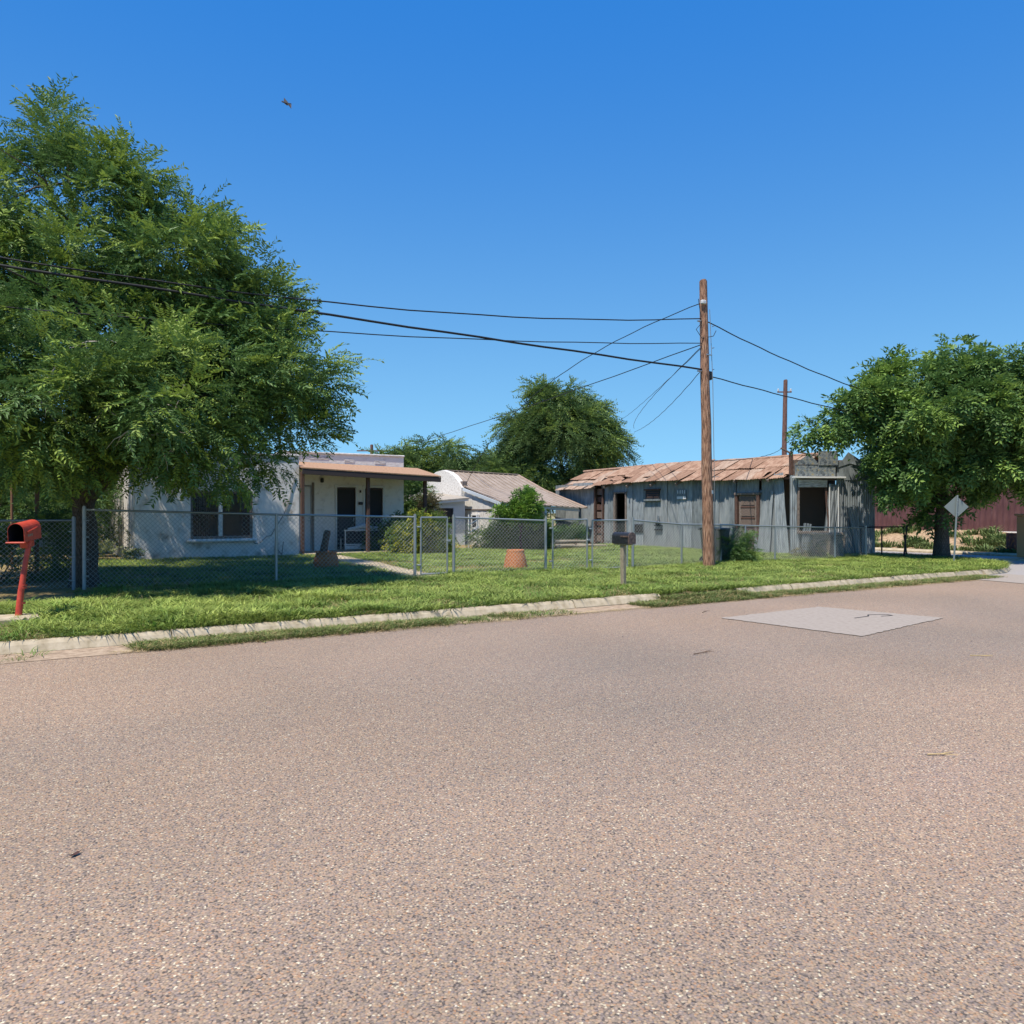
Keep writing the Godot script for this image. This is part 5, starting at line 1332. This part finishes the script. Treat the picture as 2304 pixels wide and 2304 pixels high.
func build_mailboxes() -> void:
	var t := thing("mailbox", "red mailbox with its door gone, on a leaning red pipe post", "mailbox", p(0.17, 0.1, 11.85), 0.0)
	bx("concrete_footing", Vector3(-0.22, 0.03, 0.16), Vector3(0.9, 0.16, 0.5), M.concrete, t, 0.02)
	var s := Shape.new()
	var top := Vector3(0.13, 0.92, 0.02)
	s.tube([Vector3(0, 0.06, 0.1), Vector3(0.03, 0.4, 0.08), Vector3(0.085, 0.8, 0.04), top + Vector3(0, 0.12, 0)], [0.042, 0.037, 0.031, 0.031], 14)
	part("post", s, M.red_paint, t)
	for y in [0.26, 0.45, 0.48]:
		s = Shape.new(); s.tube([Vector3(0.02 + y * 0.07, y - 0.01, 0.09 - y * 0.05), Vector3(0.021 + y * 0.07, y + 0.01, 0.09 - y * 0.05)], [0.045, 0.045], 14)
		part("collar", s, M.red_paint, t)
	var b := Basis(Vector3.UP, deg_to_rad(-27.0)) * Basis(Vector3.RIGHT, 0.11)
	var at := Transform3D(b, Vector3(-0.02, 1.02, 0.17))
	var body := part("box", mailbox_shell(0.43, 0.195, 0.24), M.red_paint, t, at)
	part("shade_lining", mailbox_shell(0.43, 0.195, 0.24, true), M.black_paint, body)  # dark inner metal, coloured black for the shade deep inside the open box
	bx("floor_lip", Vector3(0, 0.0, 0.012), Vector3(0.225, 0.018, 0.05), M.red_paint, body, 0.004)
	bx("flag_arm", Vector3(0.1045, 0.13, -0.2), Vector3(0.012, 0.03, 0.26), M.red_paint, body, 0.003, Basis(Vector3.RIGHT, 0.12))
	for k in 3: bx("worn_letter", Vector3(0.099, 0.075, -0.1 - k * 0.045), Vector3(0.004, 0.03, 0.022), M.post_wood, body, 0.0)
	bx("mount", Vector3(0.02, -0.05, -0.22), Vector3(0.09, 0.08, 0.2), M.red_paint, body, 0.01)
	t = thing("mailbox", "black mailbox with a faded top on a grey wooden post", "mailbox", p(9.62, 0.1, 11.3), 4.0)
	s = Shape.new()
	s.box(Vector3(0, 0.38, 0), Vector3(0.085, 0.84, 0.085), Basis(Vector3(0, 0, 1), 0.012), 0.01)
	part("post", s, M.post_wood, t)
	bx("mounting_board", Vector3(0, 0.81, 0.0), Vector3(0.13, 0.025, 0.38), M.post_wood, t, 0.004)
	body = part("box", mailbox_shell(0.42, 0.165, 0.205), M.black_paint, t, Transform3D(Basis(), Vector3(0, 0.825, 0.21)))
	part("door", arch_plate(0.178, 0.213, 0.022), M.faded_brown, body, Transform3D(Basis(), Vector3(0, -0.005, 0.025)))
	bx("flag", Vector3(-0.088, 0.13, -0.1), Vector3(0.008, 0.03, 0.18), M.faded_brown, body, 0.002)
	var cap := Shape.new()
	cap.tube([Vector3(0, 0.175, -0.04), Vector3(0, 0.183, -0.2), Vector3(0, 0.175, -0.4)], [0.045, 0.036, 0.045], 10, true, 0.65)
	part("faded_crown", cap, M.faded_brown, body)

func build_things() -> void:
	# terracotta
	var t := thing("terracotta_pot", "sunlit orange terracotta pot standing upside down behind the single fence bay", "pot", p(10.42, 0.1, 16.2))
	var s := Shape.new()
	s.lathe([Vector2(0.29, 0.04), Vector2(0.27, 0.2), Vector2(0.235, 0.36), Vector2(0.21, 0.44), Vector2(0.215, 0.445), Vector2(0.215, 0.49), Vector2(0.19, 0.5), Vector2(0.17, 0.44)], 28)
	part("body", s, M.terracotta, t)
	s = Shape.new(); s.lathe([Vector2(0.165, 0.44), Vector2(0.001, 0.44)], 28)
	part("mouth", s, M.terracotta, t)
	s = Shape.new(); s.lathe([Vector2(0.4, -0.01), Vector2(0.4, 0.03), Vector2(0.38, 0.045), Vector2(0.001, 0.045)], 24)
	part("plinth", s, M.concrete, t)
	t = thing("clay_planter", "round terracotta planter holding a dead stump, beside the concrete path", "planter", p(6.65, 0.1, 18.85))
	s = Shape.new()
	s.lathe([Vector2(0.25, 0.0), Vector2(0.29, 0.06), Vector2(0.305, 0.16), Vector2(0.29, 0.28), Vector2(0.25, 0.37), Vector2(0.25, 0.41), Vector2(0.27, 0.42), Vector2(0.265, 0.45), Vector2(0.22, 0.45), Vector2(0.2, 0.38)], 26)
	part("body", s, M.terracotta, t)
	s = Shape.new(); s.lathe([Vector2(0.19, 0.42), Vector2(0.001, 0.43)], 20)
	part("soil", s, M.soil, t)
	s = Shape.new()
	s.tube([Vector3(-0.07, 0.38, 0.0), Vector3(-0.05, 0.55, 0.01), Vector3(-0.01, 0.72, -0.01), Vector3(0.03, 0.88, -0.02), Vector3(0.05, 0.95, -0.02)], [0.12, 0.105, 0.095, 0.1, 0.075], 9, true, 0.85)
	part("stump", s, M.stump_wood, t)
	# bench on the porch
	t = thing("porch_bench", "white-framed porch bench with dark crossed-lattice back and a crumpled cloth", "bench", p(9.75, 0.2, 25.75))
	for x in [0.0, 0.8, 1.6]: bx("leg", Vector3(x, 0.33, 0), Vector3(0.035, 0.66, 0.035), M.white_paint, t, 0.005)
	for x in [0.0, 1.6]: bx("leg", Vector3(x, 0.2, -0.42), Vector3(0.035, 0.4, 0.035), M.white_paint, t, 0.005)
	for y in [0.68, 0.2]: bx("rail", Vector3(0.8, y, 0.0), Vector3(1.68, 0.045, 0.045), M.white_paint, t, 0.006)
	for k in 5: bx("seat_slat", Vector3(0.8, 0.4, -0.06 - k * 0.085), Vector3(1.6, 0.025, 0.07), M.brown_wood, t, 0.005)
	bx("backing_board", Vector3(0.8, 0.43, -0.04), Vector3(1.56, 0.42, 0.015), M.black_paint, t, 0.003)
	for k in 16:
		for sg in [-1, 1]:
			var q := Shape.new()
			var x := 0.08 + k * 0.095
			q.beam(Vector3(x - 0.13 * sg, 0.24, 0.002 * sg), Vector3(x + 0.13 * sg, 0.63, 0.002 * sg), 0.008, 0.018)
			if x - 0.13 > 0.0 and x + 0.13 < 1.6: part("lattice_strip", q, M.dark_brown_paint, t)
	bx("lower_board", Vector3(0.8, 0.1, 0.0), Vector3(1.64, 0.12, 0.03), M.white_paint, t, 0.006)
	s = Shape.new()
	s.tube([Vector3(0.1, 0.73, -0.04), Vector3(0.4, 0.76, -0.04), Vector3(0.62, 0.83, -0.05), Vector3(0.9, 0.77, -0.03), Vector3(1.2, 0.74, -0.04), Vector3(1.5, 0.735, -0.04)], [0.03, 0.06, 0.1, 0.07, 0.05, 0.03], 9)
	part("cloth", s, M.bluish_paint, t)
	# wheeled bin
	t = thing("wheeled_bin", "dark green wheeled bin behind the wooden pole's foot", "bin", p(16.3, 0.1, 15.35), 20.0)
	s = Shape.new()
	for k in 1:
		var lo := Vector2(0.22, 0.24); var hi := Vector2(0.28, 0.31)
		var c := [Vector2(-1, -1), Vector2(1, -1), Vector2(1, 1), Vector2(-1, 1)]
		for i in 4:
			var a: Vector2 = c[i]; var b: Vector2 = c[(i + 1) % 4]
			s.quad(Vector3(b.x * lo.x, 0.05, b.y * lo.y), Vector3(a.x * lo.x, 0.05, a.y * lo.y), Vector3(a.x * hi.x, 0.92, a.y * hi.y), Vector3(b.x * hi.x, 0.92, b.y * hi.y))
	part("body", s, M.bin_green, t)
	bx("lid", Vector3(0, 0.95, 0.0), Vector3(0.6, 0.06, 0.66), M.bin_green, t, 0.025, Basis(Vector3.RIGHT, 0.06))
	rail("handle", Vector3(-0.24, 0.93, -0.38), Vector3(0.24, 0.93, -0.38), 0.018, M.bin_green, t)
	for x in [-0.24, 0.24]:
		s = Shape.new(); s.tube([Vector3(x - 0.03, 0.1, -0.24), Vector3(x + 0.03, 0.1, -0.24)], [0.1, 0.1], 16)
		part("wheel", s, M.black_paint, t)
	# road sign seen from behind
	t = thing("road_sign", "diamond road sign seen from its blank grey back beside the corner tree", "sign", p(21.9, 0.1, 11.95))
	s = Shape.new()
	s.tube([Vector3(0, -0.1, 0), Vector3(0.14, 1.86, 0.03)], [0.026, 0.026], 8)
	part("post", s, M.sign_back, t)
	var sb := Basis(Vector3.UP, deg_to_rad(-48.0)) * Basis(Vector3(0, 0, 1), PI / 4)
	s = Shape.new(); s.box(Vector3.ZERO, Vector3(0.43, 0.43, 0.006), Basis(), 0.002)
	part("plate", s, M.sign_back, t, Transform3D(sb, Vector3(0.145, 1.54, -0.005)))
	for y in [1.38, 1.7]: bx("bolt", Vector3(0.12, y, 0.05), Vector3(0.02, 0.02, 0.02), M.steel, t, 0.004)
	# logs, cinder block, paling
	rng.seed = 600
	var logs := [[0.0, 0.1, 1.9, 0.1], [0.1, 0.1, 1.7, 0.09], [0.05, 0.27, 1.7, 0.085], [0.4, 0.09, 2.5, 0.07], [-0.2, 0.1, 1.4, 0.08]]
	var words := ["thick grey log at the back of the pile by the sapling", "grey log lying in the middle of the pile by the sapling", "log lying on top of the pile by the sapling", "longest thin branch in the pile by the sapling", "shortest log at the pile's road edge by the sapling"]
	for k in logs.size():
		var a: Array = logs[k]
		t = thing("log", words[k], "log", p(18.2 + a[0], 0.1 + a[1], 24.95 - k * 0.19), 0.0, "cut logs piled in the yard")
		s = Shape.new()
		var l: float = a[2]
		s.tube([Vector3(-l / 2, rf(-0.01, 0.02), rf(-0.05, 0.05)), Vector3(-l / 5, rf(-0.01, 0.03), rf(-0.05, 0.05)), Vector3(l / 5, rf(0, 0.03), rf(-0.05, 0.05)), Vector3(l / 2, rf(-0.02, 0.02), rf(-0.08, 0.08))], [a[3], a[3] * 0.95, a[3] * 0.85, a[3] * 0.7], 9)
		part("wood", s, M.post_wood, t)
		s = Shape.new(); s.tube([Vector3(l * 0.1, 0, 0), Vector3(l * 0.2, 0.12, 0.05)], [a[3] * 0.35, a[3] * 0.2], 6)
		part("knot", s, M.stump_wood, t)
	t = thing("cinder_block", "pale concrete block lying in grass behind the walk gate", "block", p(13.1, 0.1, 24.6), 30)
	for a in [[Vector3(0, 0.1, 0.075), Vector3(0.4, 0.2, 0.04)], [Vector3(0, 0.1, -0.075), Vector3(0.4, 0.2, 0.04)], [Vector3(-0.18, 0.1, 0), Vector3(0.04, 0.19, 0.11)], [Vector3(0, 0.1, 0), Vector3(0.04, 0.19, 0.11)], [Vector3(0.18, 0.1, 0), Vector3(0.04, 0.19, 0.11)]]: bx("web", a[0], a[1], M.concrete, t, 0.006)
	t = thing("garden_trellis", "small broken white trellis leaning by the white board wall", "trellis", p(14.6, 0.1, 25.9), 30)
	for x in [0.0, 0.6]: bx("upright", Vector3(x, 0.65, 0), Vector3(0.05, 1.3, 0.04), M.white_paint, t, 0.005)
	for k in 3:
		s = Shape.new(); s.beam(Vector3(-0.1, 0.3 + k * 0.3, 0.03), Vector3(0.7, 0.55 + k * 0.3, 0.03), 0.03, 0.03)
		part("lath", s, M.white_paint, t)
	bx("crosspiece", Vector3(0.3, 1.18, 0.035), Vector3(0.7, 0.05, 0.03), M.white_paint, t, 0.004)
	t = thing("garden_edging", "pale concrete edging strip before the back house's carport", "edging", p(15.0, 0.1, 25.2), 0)
	for k in 3: bx("edging_stone", Vector3(0.45 + k * 0.8, 0.05, -0.05 * k), Vector3(0.78, 0.14, 0.14), M.concrete, t, 0.02)
	# concrete piers before the storefront
	var words2 := ["brown concrete pier before the storefront's boarded window", "brown concrete pier at the storefront's tree side"]
	for k in 2:
		t = thing("concrete_pier", words2[k], "pier", p(20.95 + k * 0.5, 0.1, 15.5 - k * 0.24), -25.0, "piers before the storefront")
		bx("shaft", Vector3(0, 0.34, 0), Vector3(0.36, 0.72, 0.22), M.old_concrete, t, 0.03)
		bx("cap", Vector3(0, 0.73, 0.01), Vector3(0.44, 0.09, 0.28), M.old_concrete, t, 0.025, Basis(Vector3(0, 0, 1), -0.05 + 0.08 * k))
	# white sheet of foam in the gap
	t = thing("foam_sheet", "crumpled white sheet stuffed behind the loose tin by the storefront", "sheet", p(21.5, 0.15, 17.35))
	s = Shape.new()
	rng.seed = 611
	for i in 6:
		for j in 7: s.vert(Vector3(0.08 * sin(i * 2.0 + j), j * 0.15, -0.25 + i * 0.09) + Vector3(rf(-0.03, 0.03), rf(-0.03, 0.03), rf(-0.02, 0.02)), Vector3(-1, 0.2, 0.1 * sin(j * 2.0)).normalized())
	for i in 5:
		for j in 6:
			var a := i * 7 + j
			s.face(a, a + 7, a + 8); s.face(a, a + 8, a + 1)
	part("sheet", s, M.foam, t)
	bx("board", Vector3(0.05, 0.2, 0.1), Vector3(0.03, 0.4, 0.25), M.grey_wood, t, 0.004)
	# rusty barrel and wooden cabinet past the side street
	t = thing("rusty_barrel", "rusty steel barrel standing against the maroon building", "barrel", p(29.35, 0.08, 13.95))
	t.scale = Vector3.ONE * 0.78
	s = Shape.new(); s.lathe([Vector2(0.001, 0), Vector2(0.29, 0.0), Vector2(0.29, 0.27), Vector2(0.305, 0.285), Vector2(0.29, 0.3), Vector2(0.29, 0.57), Vector2(0.305, 0.585), Vector2(0.29, 0.6), Vector2(0.29, 0.86), Vector2(0.3, 0.88), Vector2(0.27, 0.87), Vector2(0.001, 0.86)], 24)
	part("drum", s, M.rust_barrel, t)
	s = Shape.new(); s.lathe([Vector2(0.297, 0.85), Vector2(0.31, 0.87), Vector2(0.297, 0.89)], 24)
	part("rim", s, M.rust_barrel, t)
	t = thing("wooden_cabinet", "tan wooden utility box with a cap, past the side street's far kerb", "box", p(27.08, 0.05, 12.5), 0)
	bx("body", Vector3(0, 0.68, 0), Vector3(0.4, 1.3, 0.4), M.tan_box, t, 0.02)
	bx("cap", Vector3(0, 1.36, 0), Vector3(0.5, 0.07, 0.5), M.tan_box, t, 0.02)
	# overgrown lot: rusty poles, old table
	t = thing("iron_pole", "thin rust-brown iron pole just behind the red mailbox", "pole", p(0.62, 0.1, 19.5))
	pipe_post("pipe", Vector3.ZERO, 4.6, 0.045, M.rusty_pipe, t)
	bx("foot_collar", Vector3(0, 0.04, 0), Vector3(0.16, 0.08, 0.16), M.old_concrete, t, 0.02)
	t = thing("iron_pole", "thinner pole farther back in the overgrown lot", "pole", p(0.2, 0.1, 22.5))
	pipe_post("pipe", Vector3.ZERO, 4.4, 0.032, M.rusty_pipe, t)
	bx("foot_collar", Vector3(0, 0.04, 0), Vector3(0.14, 0.08, 0.14), M.old_concrete, t, 0.02)
	t = thing("work_table", "weathered plank table in the overgrown lot behind the neighbour's fence", "table", p(-0.6, 0.1, 20.4), -6)
	for k in 4: bx("plank", Vector3(0.6, 0.82, -0.2 + k * 0.16), Vector3(2.4, 0.045, 0.15), M.grey_wood_flat, t, 0.005)
	for a in [[-0.45, -0.15], [1.6, -0.15], [-0.45, 0.25], [1.6, 0.25]]: bx("leg", Vector3(a[0], 0.4, a[1]), Vector3(0.09, 0.8, 0.09), M.grey_wood, t)
	bx("apron", Vector3(0.6, 0.72, 0.3), Vector3(2.2, 0.14, 0.03), M.bluish_paint, t)
	# litter on the road
	t = thing("dry_leaf", "curled dark brown dry leaf lying alone on the road", "leaf", p(0.27, 0.0, 3.97), 40)
	s = Shape.new()
	for k in 6:
		var x := -0.03 + k * 0.01
		var w := 0.012 * sin(PI * (k + 0.4) / 6.6)
		for sg in [-1, 1]: s.vert(Vector3(x, 0.004 + 0.9 * x * x * 12 + 0.005, w * sg), Vector3.UP)
	for k in 5: 
		s.face(k * 2, k * 2 + 1, k * 2 + 3); s.face(k * 2, k * 2 + 3, k * 2 + 2)
	part("blade", s, M.leaf_dry, t)
	s = Shape.new(); s.tube([Vector3(-0.03, 0.014, 0), Vector3(0.0, 0.006, 0), Vector3(0.04, 0.016, 0)], [0.0015, 0.002, 0.001], 5)
	part("midrib", s, M.leaf_dry, t)
	var sticks := [[6.3, 6.1, 10.0, 0.34, "forked dry twig on the road near the concrete patch"], [8.9, 8.6, 35.0, 0.3, "short dark twig on the road by the kerb break"], [4.9, 2.75, -20.0, 0.2, "pale straw stalk lying on the open road"], [8.6, 4.4, -35.0, 0.24, "longer pale straw stalk lying beyond the concrete patch's near corner"]]
	for a in sticks:
		t = thing("twig", a[4], "twig", p(a[0], 0.008, a[1]), a[2], "twigs on the road")
		s = Shape.new()
		var l: float = a[3]
		s.tube([Vector3(-l / 2, 0, 0), Vector3(-l * 0.1, 0.004, 0.02), Vector3(l / 2, 0.002, -0.01)], [0.005, 0.004, 0.002], 5)
		part("stem", s, M.straw if l < 0.25 else M.stump_wood, t)
		s = Shape.new(); s.tube([Vector3(-l * 0.1, 0.004, 0.02), Vector3(l * 0.3, 0.006, 0.07)], [0.004, 0.0015], 5)
		part("fork", s, M.straw if l < 0.25 else M.stump_wood, t)
	# loose chips that traffic has thrown about
	rng.seed = 640
	var chip := Shape.new()
	var ico := SphereMesh.new()
	ico.radius = 0.5; ico.height = 0.62; ico.radial_segments = 7; ico.rings = 4
	var ts := []; var cs := []
	for k in 900:
		var n := 1.2 + 8.0 * pow(rng.randf(), 1.6); var x := rf(-2.5, 3.5) + n * rf(0.0, 1.6)
		var d := 0.006 + 0.010 * pow(rng.randf(), 3)
		ts.append(Transform3D(Basis(Vector3.UP, rf(0, TAU)).scaled(Vector3(d * rf(0.8, 1.5), d * rf(0.7, 1.0), d)), p(x, d * 0.15, n)))
		cs.append([Color(0.55, 0.5, 0.42), Color(0.3, 0.22, 0.16), Color(0.14, 0.13, 0.13), Color(0.42, 0.26, 0.16), Color(0.36, 0.32, 0.3)][rng.randi() % 5] * rf(0.8, 1.2))
	var o := scatter("loose_gravel", ico, M.dry_grass, ts, cs)
	tag(o, "small loose stones scattered over the road surface", "gravel")
	build_bird()

func build_bird() -> void:
	var t := thing("bird", "small dark bird flying with wings swept down against the sky", "bird", p(3.61, 7.62, 11.93), 0.0)
	var s := Shape.new()
	# body, wings and tail in one skin; beak towards +x
	s.tube([Vector3(0.075, 0.012, 0), Vector3(0.06, 0.014, 0), Vector3(0.045, 0.012, 0), Vector3(0.03, 0.006, 0), Vector3(0.0, 0.0, 0), Vector3(-0.035, -0.002, 0), Vector3(-0.06, 0.002, 0), Vector3(-0.1, 0.008, 0)], [0.001, 0.004, 0.012, 0.012, 0.02, 0.015, 0.008, 0.014], 10, true, 0.8)
	for sg in [-1.0, 1.0]:
		var r := [Vector3(0.028, 0.006, 0.012 * sg), Vector3(0.03, 0.012 if sg > 0 else 0.02, 0.055 * sg), Vector3(0.0, -0.035 if sg > 0 else 0.05, 0.115 * sg), Vector3(-0.03, 0.0, 0.06 * sg), Vector3(-0.025, 0.003, 0.012 * sg)]
		for h in [0.0012, -0.0012]:
			var o := Vector3(0, h, 0)
			for k in range(1, 4):
				if (h > 0) == (sg < 0): s.tri(r[0] + o, r[k] + o, r[k + 1] + o)
				else: s.tri(r[0] + o, r[k + 1] + o, r[k] + o)
	var b := part("body", s, M.bird_dark, t)
	b.rotation_degrees = Vector3(35, 25, 10)
	s = Shape.new()
	s.tube([Vector3(0.02, -0.008, 0), Vector3(0.0, -0.012, 0), Vector3(-0.03, -0.009, 0)], [0.008, 0.014, 0.008], 8)
	part("breast", s, M.bird_pale, t).rotation_degrees = Vector3(35, 25, 10)

func _ready() -> void:
	# camera: standing in the road, looking across it into the lots
	var cam := Camera3D.new()
	cam.name = "camera"
	cam.fov = 65.2
	cam.near = 0.05; cam.far = 2000.0
	add_child(cam)
	cam.position = Vector3(0, 1.5, 0)
	cam.rotation_degrees = Vector3(0, -32.5, 0)
	cam.current = true
	# clear sky, high sun from up the street
	var env := Environment.new()
	env.background_mode = Environment.BG_SKY
	var sm := ProceduralSkyMaterial.new()
	sm.sky_top_color = hx("1d6dc0"); sm.sky_horizon_color = hx("90ccec"); sm.sky_curve = 0.16
	sm.ground_horizon_color = hx("8f8578"); sm.ground_bottom_color = hx("8f8578")
	sm.sun_angle_max = 1.0
	var sky := Sky.new()
	sky.sky_material = sm
	env.sky = sky
	env.tonemap_mode = Environment.TONE_MAPPER_LINEAR
	env.tonemap_exposure = 1.3
	env.sdfgi_enabled = true; env.ssao_enabled = true; env.ssil_enabled = true
	var we := WorldEnvironment.new()
	we.name = "environment"
	we.environment = env
	add_child(we)
	var sun := DirectionalLight3D.new()
	sun.name = "sun"
	sun.light_energy = 1.6
	sun.light_angular_distance = 0.5
	sun.light_color = Color(1.0, 0.96, 0.9)
	sun.shadow_enabled = true
	add_child(sun)
	sun.look_at_from_position(Vector3.ZERO, Vector3(0.43, -1.0, -0.18), Vector3(0, 0, -1))
	make_materials()
	build_ground()
	build_white_house()
	build_back_house()
	build_tin_building()
	build_maroon_wall()
	build_trees()
	build_bushes()
	build_fences()
	build_poles()
	build_mailboxes()
	build_things()
	build_grass()
